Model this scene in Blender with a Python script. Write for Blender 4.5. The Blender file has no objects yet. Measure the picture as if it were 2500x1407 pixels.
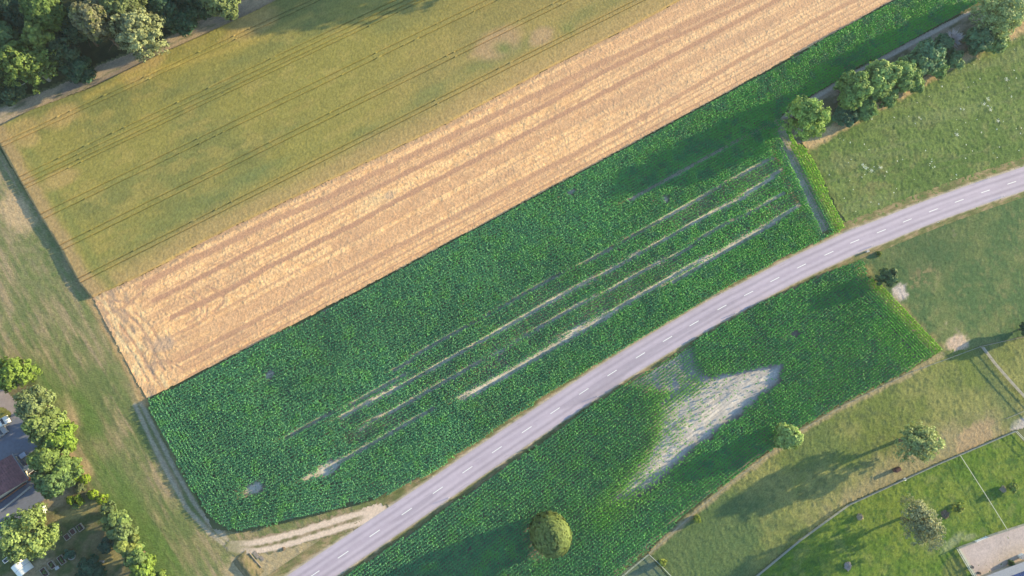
import bpy, math
import numpy as np
from mathutils import Matrix, Vector

# ------------------------------------------------------------------ camera
FPX, CX, CY, HC = 1700.0, 1250.0, 703.5, 183.3
_a, _b = math.radians(6.25), math.radians(7.5)
N_ = np.array([math.sin(_a)*math.cos(_b), math.sin(_b), math.cos(_a)*math.cos(_b)])
E1 = np.array([1.0, 0, 0]) - N_[0]*N_; E1 /= np.linalg.norm(E1)
E2 = np.cross(N_, E1)
RM = np.stack([E1, E2, N_])                    # camera axes -> world axes
SC = bpy.context.scene
COL = SC.collection
cam_d = bpy.data.cameras.new("camera"); cam = bpy.data.objects.new("camera", cam_d); COL.objects.link(cam)
cam_d.sensor_width = 36.0; cam_d.lens = FPX*36.0/2500.0; cam_d.clip_start = 1.0; cam_d.clip_end = 5000.0
cam.matrix_world = Matrix.Translation((0, 0, HC)) @ Matrix(RM.tolist()).to_4x4()
SC.camera = cam

# ------------------------------------------------------------------ sky, sun, exposure
SUN_EL, SUN_AZ = math.radians(12.5), math.radians(20.0)    # azimuth: counter-clockwise from +X
w = bpy.data.worlds.new("World"); SC.world = w; w.use_nodes = True
nt = w.node_tree
sky = nt.nodes.new('ShaderNodeTexSky'); sky.sky_type = 'NISHITA'; sky.sun_disc = False
sky.sun_elevation = SUN_EL; sky.sun_rotation = math.radians(90) - SUN_AZ
sky.altitude = 400; sky.air_density = 1.3; sky.dust_density = 0.3; sky.ozone_density = 2.5
bg = nt.nodes['Background']; nt.links.new(sky.outputs[0], bg.inputs[0]); bg.inputs[1].default_value = 0.15
sd = bpy.data.lights.new("sun", 'SUN'); sd.energy = 5.0; sd.angle = math.radians(0.6); sd.color = (1.0, 0.815, 0.44)
so = bpy.data.objects.new("sun", sd); COL.objects.link(so)
sdir = Vector((math.cos(SUN_EL)*math.cos(SUN_AZ), math.cos(SUN_EL)*math.sin(SUN_AZ), math.sin(SUN_EL)))
so.rotation_euler = sdir.to_track_quat('Z', 'Y').to_euler(); so.location = sdir*300
SC.view_settings.view_transform = 'Standard'; SC.view_settings.look = 'None'
SC.view_settings.exposure = 1.45; SC.view_settings.gamma = 1.0

# ------------------------------------------------------------------ helpers: photo pixel -> ground, noise, geometry
def G(px, py, z=0.0):
    px = np.asarray(px, float); py = np.asarray(py, float)
    r = np.stack([(px-CX)/FPX, -(py-CY)/FPX, -np.ones_like(px)], -1) @ RM.T
    t = (z-HC)/r[..., 2]
    return np.stack([r[..., 0]*t, r[..., 1]*t], -1)
def W(pts): a = np.array(pts, float); return G(a[:, 0], a[:, 1])
def px_of(P):
    v = np.concatenate([P, np.full((len(P), 1), -HC)], 1) @ RM
    return np.stack([CX - v[:, 0]/v[:, 2]*FPX, CY + v[:, 1]/v[:, 2]*FPX], 1)

def hsh(ix, iy, s):
    h = (ix.astype(np.int64)*374761393 + iy.astype(np.int64)*668265263 + s*1442695041) & 0x7fffffff
    h = ((h ^ (h >> 13))*1274126177) & 0x7fffffff
    return ((h ^ (h >> 16)) & 0xffff)/65535.0
def vn(x, y, s=0):
    ix, iy = np.floor(x), np.floor(y); fx, fy = x-ix, y-iy
    fx = fx*fx*(3-2*fx); fy = fy*fy*(3-2*fy)
    a, b, c, d = hsh(ix, iy, s), hsh(ix+1, iy, s), hsh(ix, iy+1, s), hsh(ix+1, iy+1, s)
    return (a*(1-fx)+b*fx)*(1-fy) + (c*(1-fx)+d*fx)*fy
def fbm(P, scale, s=0, oct=4, ang=0.0, stretch=1.0):
    ca, sa = math.cos(ang), math.sin(ang)
    u = (P[:, 0]*ca + P[:, 1]*sa)/(scale*stretch); v = (-P[:, 0]*sa + P[:, 1]*ca)/scale
    o = 0; amp = 0.5; tot = 0
    for i in range(oct):
        o = o + amp*vn(u*2**i + 17.3*i, v*2**i - 9.1*i, s+i*7); tot += amp; amp *= 0.55
    return o/tot
def ss(a, b, x):
    t = np.clip((x-a)/(b-a), 0, 1); return t*t*(3-2*t)
def lerp(c1, c2, wt):
    c1 = np.asarray(c1, float); c2 = np.asarray(c2, float)
    return c1 + (c2-c1)*np.asarray(wt)[..., None]
def dpl(P, Q, closed=False):
    Q = np.asarray(Q); d = np.full(len(P), 1e9)
    n = len(Q) if closed else len(Q)-1
    for i in range(n):
        a, b = Q[i], Q[(i+1) % len(Q)]; ab = b-a
        t = np.clip(((P-a)@ab)/(ab@ab+1e-12), 0, 1)
        d = np.minimum(d, np.hypot(*(P-(a+t[:, None]*ab)).T))
    return d
def inp(P, Q):
    x, y = P[:, 0], P[:, 1]; ins = np.zeros(len(P), bool); n = len(Q)
    for i in range(n):
        x1, y1 = Q[i]; x2, y2 = Q[(i+1) % n]
        c = ((y1 > y) != (y2 > y))
        if y1 != y2: ins ^= c & (x < (x2-x1)*(y-y1)/(y2-y1)+x1)
    return ins
def blob(P, px, py, r, asp=1.0, ang=0.0):
    c = G(px, py); d = P-c; ca, sa = math.cos(ang), math.sin(ang)
    u = d[:, 0]*ca + d[:, 1]*sa; v = -d[:, 0]*sa + d[:, 1]*ca; rm = r/8.6
    return np.exp(-((u/(rm*asp))**2 + (v/rm)**2))
def wdir(p, q):
    a, b = G(*p), G(*q); return math.atan2(b[1]-a[1], b[0]-a[0])

def tag(o, label, cat, group=None, kind=None):
    o['label'] = label; o['category'] = cat
    if group: o['group'] = group
    if kind: o['kind'] = kind
    return o
def mesh_np(name, V, F, mat, col=None, parent=None, smooth=False, z=True):
    """V (n,3), F (m,k) with one k, col (n,3)"""
    me = bpy.data.meshes.new(name); V = np.asarray(V, np.float32); F = np.asarray(F, np.int32)
    me.vertices.add(len(V)); me.vertices.foreach_set('co', V.ravel())
    k = F.shape[1]; me.loops.add(F.size); me.loops.foreach_set('vertex_index', F.ravel())
    me.polygons.add(len(F)); me.polygons.foreach_set('loop_start', np.arange(0, F.size, k, dtype=np.int32))
    if smooth: me.polygons.foreach_set('use_smooth', np.ones(len(F), bool))
    if col is not None:
        ca = me.color_attributes.new('Col', 'FLOAT_COLOR', 'POINT')
        ca.data.foreach_set('color', np.concatenate([col, np.ones((len(col), 1))], 1).astype(np.float32).ravel())
    me.materials.append(mat); me.update(); me.validate()
    o = bpy.data.objects.new(name, me); COL.objects.link(o)
    if parent: o.parent = parent
    return o
class MB:
    """collects simple solids into one mesh; per-face material index"""
    def __init__(s): s.v = []; s.f = []; s.m = []
    def add(s, v, f, m=0):
        b = len(s.v); s.v += [tuple(map(float, p)) for p in v]; s.f += [tuple(i+b for i in q) for q in f]; s.m += [m]*len(f)
    def box(s, c, d, rz=0.0, m=0, taper=1.0):
        ca, sa = math.cos(rz), math.sin(rz); V = []
        for z, t in ((-1, 1), (1, taper)):
            for x, y in ((-1, -1), (1, -1), (1, 1), (-1, 1)):
                X, Y = x*d[0]/2*t, y*d[1]/2*t
                V.append((c[0]+X*ca-Y*sa, c[1]+X*sa+Y*ca, c[2]+z*d[2]/2))
        s.add(V, [(3, 2, 1, 0), (4, 5, 6, 7), (0, 1, 5, 4), (1, 2, 6, 5), (2, 3, 7, 6), (3, 0, 4, 7)], m)
    def beam(s, p, q, w_, h_, m=0):
        p, q = np.array(p, float), np.array(q, float); d = q-p; L = np.linalg.norm(d); d /= L
        side = np.cross(d, (0, 0, 1)); n = np.linalg.norm(side)
        side = np.array((1.0, 0, 0)) if n < 1e-4 else side/n
        up = np.cross(side, d); V = []
        for e in (p, q):
            for a, b in ((-1, -1), (1, -1), (1, 1), (-1, 1)): V.append(e+side*a*w_/2+up*b*h_/2)
        s.add(V, [(3, 2, 1, 0), (4, 5, 6, 7), (0, 1, 5, 4), (1, 2, 6, 5), (2, 3, 7, 6), (3, 0, 4, 7)], m)
    def tube(s, pts, rad, n=7, m=0):
        pts = [np.array(p, float) for p in pts]; V = []; F = []
        for i, p in enumerate(pts):
            d = pts[min(i+1, len(pts)-1)]-pts[max(i-1, 0)]; d /= np.linalg.norm(d)+1e-9
            a = np.cross(d, (0.31, 0.9, 0.1)); a /= np.linalg.norm(a)+1e-9; b = np.cross(d, a)
            for k in range(n):
                t = 2*math.pi*k/n; V.append(p+rad[i]*(math.cos(t)*a+math.sin(t)*b))
        for i in range(len(pts)-1):
            for k in range(n): F.append((i*n+k, i*n+(k+1) % n, (i+1)*n+(k+1) % n, (i+1)*n+k))
        F.append(tuple(range(n))[::-1]); F.append(tuple((len(pts)-1)*n+k for k in range(n)))
        s.add(V, F, m)
    def build(s, name, mats, parent=None, smooth=False):
        me = bpy.data.meshes.new(name); me.from_pydata(s.v, [], s.f)
        for m in (mats if isinstance(mats, (list, tuple)) else [mats]): me.materials.append(m)
        me.polygons.foreach_set('material_index', np.array(s.m, np.int32))
        if smooth: me.polygons.foreach_set('use_smooth', np.ones(len(s.f), bool))
        me.update(); o = bpy.data.objects.new(name, me); COL.objects.link(o)
        if parent: o.parent = parent
        return o
def empty(name, x, y, z=0.0, rz=0.0):
    o = bpy.data.objects.new(name, None); COL.objects.link(o); o.location = (x, y, z); o.rotation_euler = (0, 0, rz)
    o.empty_display_size = 0.5; return o

# ------------------------------------------------------------------ materials
def attr_mat(name, rough=0.9, nscale=2.0, namp=0.25, bump=0.0, bscale=6.0, spec=0.2, transl=0.0):
    m = bpy.data.materials.new(name); m.use_nodes = True; t = m.node_tree; N = t.nodes; L = t.links
    b = N['Principled BSDF']; b.inputs['Roughness'].default_value = rough; b.inputs['Specular IOR Level'].default_value = spec
    at = N.new('ShaderNodeAttribute'); at.attribute_name = 'Col'
    tc = N.new('ShaderNodeTexCoord'); no = N.new('ShaderNodeTexNoise'); no.inputs['Scale'].default_value = nscale
    no.inputs['Detail'].default_value = 5; no.inputs['Roughness'].default_value = 0.65
    L.new(tc.outputs['Object'], no.inputs['Vector'])
    mr = N.new('ShaderNodeMapRange'); mr.inputs['From Min'].default_value = 0.25; mr.inputs['From Max'].default_value = 0.75
    mr.inputs['To Min'].default_value = 1-namp; mr.inputs['To Max'].default_value = 1+namp
    L.new(no.outputs['Fac'], mr.inputs['Value'])
    mx = N.new('ShaderNodeVectorMath'); mx.operation = 'SCALE'
    L.new(at.outputs['Color'], mx.inputs[0]); L.new(mr.outputs[0], mx.inputs['Scale']); L.new(mx.outputs[0], b.inputs['Base Color'])
    if bump > 0:
        n2 = N.new('ShaderNodeTexNoise'); n2.inputs['Scale'].default_value = bscale; n2.inputs['Detail'].default_value = 4
        L.new(tc.outputs['Object'], n2.inputs['Vector'])
        bp = N.new('ShaderNodeBump'); bp.inputs['Strength'].default_value = bump; bp.inputs['Distance'].default_value = 0.15
        L.new(n2.outputs['Fac'], bp.inputs['Height']); L.new(bp.outputs[0], b.inputs['Normal'])
    if transl > 0:
        tr = N.new('ShaderNodeBsdfTranslucent'); ms = N.new('ShaderNodeMixShader'); ms.inputs[0].default_value = transl
        L.new(mx.outputs[0], tr.inputs['Color']); L.new(b.outputs[0], ms.inputs[1]); L.new(tr.outputs[0], ms.inputs[2])
        L.new(ms.outputs[0], N['Material Output'].inputs['Surface'])
    return m
def flat_mat(name, c, rough=0.7, spec=0.3, nscale=3.0, namp=0.15, metal=0.0):
    m = bpy.data.materials.new(name); m.use_nodes = True; t = m.node_tree; N = t.nodes; L = t.links
    b = N['Principled BSDF']; b.inputs['Roughness'].default_value = rough; b.inputs['Specular IOR Level'].default_value = spec
    b.inputs['Metallic'].default_value = metal
    tc = N.new('ShaderNodeTexCoord'); no = N.new('ShaderNodeTexNoise'); no.inputs['Scale'].default_value = nscale; no.inputs['Detail'].default_value = 5
    L.new(tc.outputs['Object'], no.inputs['Vector'])
    r = N.new('ShaderNodeValToRGB'); r.color_ramp.elements[0].position = 0.3; r.color_ramp.elements[1].position = 0.7
    r.color_ramp.elements[0].color = (*[x*(1-namp) for x in c], 1); r.color_ramp.elements[1].color = (*[min(1, x*(1+namp)) for x in c], 1)
    L.new(no.outputs['Fac'], r.inputs[0]); L.new(r.outputs[0], b.inputs['Base Color'])
    return m
M_GRASS = attr_mat("grass", 0.95, 3.0, 0.22, 0.5, 4.0, 0.1)
M_SOIL = attr_mat("soil", 0.95, 1.5, 0.15, 0.35, 5.0, 0.15)
M_WHEAT = attr_mat("ripening_wheat", 0.9, 5.0, 0.16, 0.0, 6.0, 0.1)
M_STRAW = attr_mat("straw", 0.85, 3.5, 0.16, 0.5, 5.0, 0.2)
M_ROAD = attr_mat("asphalt", 0.9, 1.2, 0.05, 0.1, 20.0, 0.25)
M_CORN = attr_mat("corn_leaf", 0.6, 0.6, 0.12, 0.0, 5.0, 0.4, 0.34)
M_LEAF = attr_mat("tree_leaf", 0.65, 0.5, 0.12, 0.0, 5.0, 0.25, 0.28)
M_DLEAF = attr_mat("dense_tree_leaf", 0.7, 0.5, 0.12, 0.0, 5.0, 0.2, 0.06)
M_BARK = flat_mat("bark", (0.16, 0.12, 0.09), 0.95, 0.1, 6.0, 0.35)
M_PALEBARK = flat_mat("pale_bark", (0.36, 0.33, 0.29), 0.95, 0.1, 6.0, 0.3)
M_WHITE = flat_mat("white_paint", (0.78, 0.77, 0.74), 0.55, 0.4, 4.0, 0.06)
M_LINE = flat_mat("road_paint", (0.80, 0.79, 0.78), 0.7, 0.3, 8.0, 0.06)
M_BLACK = flat_mat("black_plastic", (0.03, 0.03, 0.03), 0.5, 0.4)
M_WOOD = flat_mat("weathered_wood", (0.33, 0.30, 0.25), 0.9, 0.15, 5.0, 0.25)
M_REDWOOD = flat_mat("red_stained_wood", (0.28, 0.12, 0.08), 0.8, 0.2, 5.0, 0.25)
M_GREYM = flat_mat("grey_metal", (0.26, 0.27, 0.31), 0.45, 0.5, 3.0, 0.1)
M_ROOF = flat_mat("dark_red_roof_tiles", (0.22, 0.10, 0.105), 0.8, 0.3, 1.2, 0.35)
M_WALL = flat_mat("pale_render", (0.62, 0.58, 0.52), 0.9, 0.2, 2.0, 0.08)
M_GLASS = flat_mat("dark_glass", (0.03, 0.04, 0.06), 0.08, 0.6, 1.0, 0.1)
M_BLUEPV = flat_mat("blue_panel", (0.03, 0.05, 0.16), 0.25, 0.6, 0.7, 0.5)
M_RED = flat_mat("red_plastic", (0.42, 0.05, 0.05), 0.5, 0.4)
M_RUST = flat_mat("rust_brown", (0.085, 0.042, 0.042), 0.85, 0.2, 5.0, 0.3)
M_HAY = flat_mat("old_hay", (0.27, 0.225, 0.17), 0.95, 0.1, 6.0, 0.3)
M_DARKC = flat_mat("dark_concrete", (0.24, 0.20, 0.17), 0.9, 0.2, 3.0, 0.3)
M_CONC = flat_mat("concrete", (0.40, 0.38, 0.38), 0.9, 0.2, 2.0, 0.15)
M_PAVE = attr_mat("paving", 0.9, 1.5, 0.12, 0.1, 10.0, 0.25)
M_FLOWER = flat_mat("white_flowers", (0.7, 0.72, 0.62), 0.9, 0.1)
M_BARREL = flat_mat("dark_barrel", (0.06, 0.055, 0.065), 0.6, 0.3)
M_TARP = flat_mat("white_sheeting", (0.80, 0.78, 0.75), 0.5, 0.4, 2.0, 0.05)

ROW = math.radians(29.9)          # direction of the arable rows on the ground

# ------------------------------------------------------------------ ground patches as relief sheets
def field(name, poly, res, hfun, cfun, mat, label, cat, ang=0.0, jit=0.25, kind='structure', resv=None, uv=None, skirt=None, smooth=False, world=False, road_gap=False):
    Q = np.asarray(poly, float) if world else W(poly)
    ca, sa = math.cos(ang), math.sin(ang)
    U = Q[:, 0]*ca + Q[:, 1]*sa; V = -Q[:, 0]*sa + Q[:, 1]*ca
    us = np.arange(U.min()-1, U.max()+1+res, res)
    vs = np.arange(V.min()-1, V.max()+1+(resv or res), resv or res) if uv is None else uv
    uu, vv = np.meshgrid(us, vs, indexing='ij'); sh = uu.shape
    P = np.stack([uu.ravel()*ca - vv.ravel()*sa, uu.ravel()*sa + vv.ravel()*ca], 1)
    jx = (vn(P[:, 0]*1.7, P[:, 1]*1.7, 3)-0.5)*2*jit + (vn(P[:, 0]*0.35, P[:, 1]*0.35, 5)-0.5)*2*jit
    jy = (vn(P[:, 0]*1.7, P[:, 1]*1.7, 11)-0.5)*2*jit + (vn(P[:, 0]*0.35, P[:, 1]*0.35, 13)-0.5)*2*jit
    Pj = P + np.stack([jx, jy], 1)
    ins = inp(Pj, Q)
    if road_gap: ins &= dpl(P, RC) > 3.35
    m = ins.reshape(sh)
    cm = np.stack([m[:-1, :-1], m[1:, :-1], m[1:, 1:], m[:-1, 1:]])
    keep = cm.any(0) if skirt is not None else cm.all(0)
    if skirt is not None:
        sd_ = np.where(ins, 1, -1)*dpl(P, Q, True); m = (sd_ > -.3).reshape(sh); keep = np.stack([m[:-1, :-1], m[1:, :-1], m[1:, 1:], m[:-1, 1:]]).all(0)
    idx = np.arange(P.shape[0]).reshape(sh)
    F = np.stack([idx[:-1, :-1], idx[1:, :-1], idx[1:, 1:], idx[:-1, 1:]], -1)[keep]
    used = np.unique(F); remap = np.full(P.shape[0], -1); remap[used] = np.arange(len(used))
    F = remap[F]; P = P[used]; inside = ins[used]
    z = hfun(P); c = np.clip(cfun(P), 0.004, 0.95)
    if skirt is not None: z = skirt + (z-skirt)*ss(-.28, .16, sd_[used])
    o = mesh_np(name, np.concatenate([P, z[:, None]], 1), F, mat, c, smooth=smooth)
    return tag(o, label, cat, kind=kind)

rg = np.random.default_rng(7)
def rough_h(z0, amp, s=0, clump=0.0, cs=1.2):
    def f(P):
        r = np.random.default_rng(len(P)+s).random(len(P))
        h = z0 + amp*(0.6*r + 0.4*vn(P[:, 0]*1.6, P[:, 1]*1.6, s))
        if clump: h = h + clump*ss(0.45, 0.8, fbm(P, cs, s+3, 3))
        return h
    return f
def grain(P, amp, s=1):
    return (1-amp + 2*amp*np.random.default_rng(len(P)+s).random(len(P)))[:, None]

# base ground to the horizon
gm = bpy.data.materials.new("far_grass"); gm.use_nodes = True
_n = gm.node_tree.nodes; _l = gm.node_tree.links; _no = _n.new('ShaderNodeTexNoise'); _no.inputs['Scale'].default_value = 0.05; _no.inputs['Detail'].default_value = 8
_tc = _n.new('ShaderNodeTexCoord'); _l.new(_tc.outputs['Object'], _no.inputs['Vector'])
_r = _n.new('ShaderNodeValToRGB'); _r.color_ramp.elements[0].color = (0.06, 0.085, 0.03, 1); _r.color_ramp.elements[1].color = (0.16, 0.16, 0.07, 1)
_l.new(_no.outputs['Fac'], _r.inputs[0]); _l.new(_r.outputs[0], _n['Principled BSDF'].inputs['Base Color']); _n['Principled BSDF'].inputs['Roughness'].default_value = 1
gv = [(x*820, y*820, -0.03) for x, y in ((-1, -1), (1, -1), (1, 1), (-1, 1))]
tag(mesh_np("ground", gv, [(0, 1, 2, 3)], gm), "grassy farmland spreading out beneath all the fields", "ground", kind='structure')

# ---- outlines in the photograph
WHEAT_LOW = [(226, 727), (252, 714), (342, 673), (393, 648), (500, 587), (700, 490), (925, 382), (1095, 300), (1125, 275+8), (1350, 160), (1487, 92), (1625, 20), (1660, 0), (1960, -150)]
WHEAT_TOP = [(1100, -200), (900, -100), (675, 3), (624, 30), (500, 87), (400, 131), (320, 170), (225, 217), (75, 272), (-14, 318)]
WHEAT_LEFT = [(0, 350), (50, 440), (105, 535), (150, 607), (195, 690)]
STUB_LOW = [(2440, -140), (2180, 2), (1749, 241), (1300, 484), (1000, 644), (700, 802), (480, 914), (360, 976)]
STUB_LEFT = [(332, 930), (302, 875), (264, 800)]
CORN1 = [(362, 980), (480, 918), (700, 806), (1000, 648), (1300, 488), (1749, 245), (2180, 6), (2440, -136), (2600, -110), (2360, 25), (2287, 65), (2200, 110), (2087, 170), (2000, 220), (1925, 262), (1900, 290),
         (1925, 320), (1945, 355), (1963, 362), (2000, 432), (2030, 495), (2062, 556), (2040, 570), (1975, 600), (1900, 634), (1775, 702), (1637, 782), (1512, 855), (1362, 945), (1174, 1070), (1075, 1138), (987, 1187), (928, 1212), (856, 1228),
         (760, 1255), (664, 1280), (597, 1292), (560, 1289), (535, 1275), (505, 1245), (470, 1190), (436, 1130), (400, 1060)]
CORN2 = [(640, 1545), (832, 1409), (904, 1366), (1000, 1302), (1125, 1216), (1250, 1130), (1345, 1060), (1400, 1022), (1478, 968), (1534, 932), (1619, 884), (1681, 842), (1712, 822), (1850, 742), (1975, 687), (2025, 662), (2103, 636),
         (2111, 662), (2112, 678), (2140, 690), (2163, 709), (2186, 738), (2240, 795), (2295, 853), (2225, 899), (2150, 936), (2050, 986), (1962, 1036), (1875, 1100), (1790, 1162), (1747, 1195), (1662, 1262), (1587, 1335), (1525, 1385), (1350, 1560)]
ROADPX = [(767, 1402), (838, 1354), (915, 1302), (993, 1249), (1069, 1197), (1141, 1147), (1213, 1098), (1286, 1049), (1355, 1003), (1425, 956), (1494, 911), (1563, 868), (1629, 828), (1694, 790), (1762, 751), (1827, 717), (1891, 683), (1956, 650), (2023, 619), (2086, 590), (2151, 565), (2214, 539), (2278, 514), (2341, 491), (2405, 468), (2469, 447)]
_rd = W(ROADPX)
ROADW = np.concatenate([[_rd[0]+(_rd[0]-_rd[2])/18*d for d in (60, 30)], _rd, [_rd[-1]+(_rd[-1]-_rd[-3])/18*d for d in (30, 60)]])

def resample(Q, step):
    Q = np.asarray(Q); out = []
    for i in range(len(Q)-1):
        p0, p1, p2, p3 = Q[max(i-1, 0)], Q[i], Q[i+1], Q[min(i+2, len(Q)-1)]
        k = max(2, int(np.linalg.norm(p2-p1)/step))
        for t in np.linspace(0, 1, k, endpoint=False):
            out.append(.5*((2*p1)+(-p0+p2)*t+(2*p0-5*p1+4*p2-p3)*t*t+(-p0+3*p1-3*p2+p3)*t**3))
    out.append(Q[-1]); return np.array(out)
RC = resample(ROADW, 1.0)

# ---- grass lands
GR1, GR2, OLV, DRY, TAN = (0.075, 0.115, 0.032), (0.11, 0.155, 0.045), (0.17, 0.165, 0.07), (0.33, 0.25, 0.14), (0.42, 0.30, 0.18)
def c_meadow(P):
    c = lerp((0.098, 0.155, 0.042), (0.145, 0.197, 0.060), ss(.3, .7, fbm(P, 9, 21)))
    c = lerp(c, (0.19, 0.20, 0.08), 0.7*ss(.55, .8, fbm(P, 3.0, 22)))
    c = lerp(c, (0.06, 0.10, 0.035), 0.6*ss(.5, .75, fbm(P, 1.3, 23)))
    c = lerp(c, (0.165, 0.195, 0.085), .45*ss(.55, .7, fbm(P, 1.1, 25, 2, wdir((2000, 420), (2500, 300)), 30.0)))
    c = lerp(c, (0.055, 0.095, 0.035), .6*ss(.66, .76, fbm(P, .9, 26, 3)))
    hd = dpl(P, W([(1960, 365), (2000, 340), (2060, 303), (2130, 265), (2200, 228), (2260, 193), (2330, 153), (2400, 118), (2520, 55), (2620, 5)]))
    n = fbm(P, 2.0, 24)
    c = lerp(c, (0.46, 0.32, 0.18), 0.95*ss(2.3, 0.8, hd + (n-.5)*1.8))
    c = lerp(c, (0.16, 0.17, 0.06), 0.5*ss(3, 1, dpl(P, W([(1965, 375), (2070, 565)])))*ss(.3, .6, n))
    c = lerp(c, (0.20, 0.18, 0.08), 0.6*blob(P, 2130, 440, 60)*ss(.4, .6, n))
    return c*grain(P, .22)
field("meadow", [(1940, 330), (1965, 362), (2070, 560), (2068, 600), (2620, 450), (2660, -60), (2500, 40), (2250, 190), (2050, 270)], .3, rough_h(0.0, .14, 1, .08, .7), c_meadow, M_GRASS,
      "green flowering meadow between the hedge and the curving road", "meadow", road_gap=True)
def c_pasture1(P):
    n = fbm(P, 6, 31); n2 = fbm(P, 1.6, 32)
    c = lerp((0.075, 0.13, 0.052), (0.14, 0.17, 0.066), ss(.35, .7, n))
    c = lerp(c, (0.19, 0.19, 0.085), .6*ss(.5, .8, n2))
    c = lerp(c, (0.36, 0.24, 0.14), .9*np.maximum(blob(P, 2258, 672, 22, 1.5, .2), blob(P, 2230, 690, 14))*ss(.4, .65, fbm(P, 1.2, 33)))
    c = lerp(c, (0.055, 0.10, 0.045), .6*blob(P, 2260, 600, 80, 2.0, .4))
    c = lerp(c, (0.48, 0.40, 0.37), ss(.3, .75, blob(P, 2194, 716, 25, 1.2, .9)+.9*(n2-.5)+.5*(n-.5)))
    c = lerp(c, (0.50, 0.36, 0.27), ss(.3, .75, blob(P, 2336, 841, 22, 1.4, .2)+.8*(n2-.5)+.5*(n-.5)))
    c = lerp(c, (0.27, 0.22, 0.10), .8*ss(3.0, .6, dpl(P, W([(2110, 645), (2125, 690), (2190, 745), (2300, 858)])))*ss(.3, .6, n2))
    return c*grain(P, .2)
field("pasture", [(2035, 640), (2110, 590), (2660, 430), (2660, 790), (2500, 822), (2392, 846), (2300, 880), (2180, 735)], .3, rough_h(0.0, .11, 2, .05, .8), c_pasture1, M_GRASS,
      "olive green pasture under the road with a bare tan hollow", "pasture", jit=.15, road_gap=True)
def c_pasture2(P):
    n = fbm(P, 7, 41); n2 = fbm(P, 1.5, 42); n3 = fbm(P, 3, 43)
    c = lerp((0.135, 0.168, 0.046), (0.215, 0.215, 0.075), ss(.3, .7, n))
    c = lerp(c, (0.10, 0.125, 0.05), .75*ss(.5, .75, n2))
    c = lerp(c, (0.29, 0.235, 0.13), .85*ss(.3, .8, 1.2*blob(P, 2260, 1180, 110, 3.0, .45)+.4*(n3-.5)))
    c = lerp(c, (0.36, 0.25, 0.15), .8*ss(.4, .7, blob(P, 2380, 1070, 40, 1.8, .45)+.5*(n2-.5)))
    c = lerp(c, (0.07, 0.12, 0.05), .8*ss(.35, .7, blob(P, 1720, 1340, 130, 1.6, .5)+.35*(n3-.5)))  # dark green patch: a tree's long shadow put into the grass colour
    c = lerp(c, (0.10, 0.14, 0.05), .6*ss(.35, .7, blob(P, 1980, 1090, 60, 1.5, .3)+.4*(n3-.5)))
    d = dpl(P, W([(2300, 865), (2225, 910), (2150, 947), (2050, 997), (1962, 1048), (1875, 1112), (1790, 1174), (1700, 1248), (1587, 1347)]))
    c = lerp(c, (0.33, 0.26, 0.16), .8*ss(1.3, .3, d + (n2-.5)))
    c = lerp(c, (0.47, 0.40, 0.38), ss(.4, .7, blob(P, 2490, 1040, 22, 1.6, .5)+.3*(n2-.5)))
    c = lerp(c, (0.12, 0.15, 0.06), .7*ss(4.5, 1, dpl(P, W([(2400, 870), (2440, 960), (2470, 1020)]))))
    return c*grain(P, .22)
field("pasture", [(2300, 856), (2392, 846), (2500, 822), (2660, 790), (2660, 1010), (2475, 1052), (2280, 1135), (2068, 1232), (1950, 1318), (1840, 1409), (1700, 1560), (1560, 1560), (1660, 1440), (1582, 1352), (1590, 1335), (1665, 1262), (1790, 1162), (1875, 1100), (1962, 1036), (2050, 986), (2150, 936), (2225, 899)], .27, rough_h(0.0, .13, 3, .07, .9), c_pasture2, M_GRASS,
      "yellowish dry pasture strip between the lower cornfield and the wire fence", "pasture", jit=.15)
def c_paddock(P):
    n = fbm(P, 5, 51); n2 = fbm(P, 1.6, 52)
    c = lerp((0.085, 0.155, 0.022), (0.145, 0.195, 0.035), ss(.3, .7, n))
    c = lerp(c, (0.045, 0.105, 0.022), .8*ss(.52, .78, n2)); c = lerp(c, (0.17, 0.20, 0.06), .6*ss(.55, .75, fbm(P, 3.0, 53))); c = lerp(c, (0.05, 0.11, 0.03), .7*ss(.66, .75, fbm(P, 1.0, 54, 3)))
    c = lerp(c, (0.27, 0.28, 0.17), .6*ss(.25, .85, np.maximum(blob(P, 2325, 1325, 13, 3.5, .65), blob(P, 2365, 1312, 10, 2.5, .2))+.3*(n2-.5)))
    c = lerp(c, (0.17, 0.17, 0.06), .6*ss(.4, .7, blob(P, 2330, 1390, 40)+.3*(n-.5)))
    return c*grain(P, .2)
field("paddock", [(2475, 1052), (2280, 1135), (2068, 1232), (1950, 1318), (1840, 1409), (1700, 1560), (2660, 1560), (2660, 1260), (2600, 1180)], .27, rough_h(0.0, .13, 4, .09, 1.0), c_paddock, M_GRASS,
      "lush bright green horse paddock inside the wire fence", "paddock", jit=.1)
def c_pad2(P):
    return lerp((0.10, 0.14, 0.085), (0.16, 0.18, 0.12), ss(.3, .7, fbm(P, 2.5, 55)))*grain(P, .15)
field("paddock", [(1582, 1352), (1660, 1440), (1560, 1560), (1345, 1560), (1520, 1390)], .3, rough_h(0.0, .05, 5), c_pad2, M_GRASS, "grey green corner paddock below the cornfield tip", "paddock", jit=.05)

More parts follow.
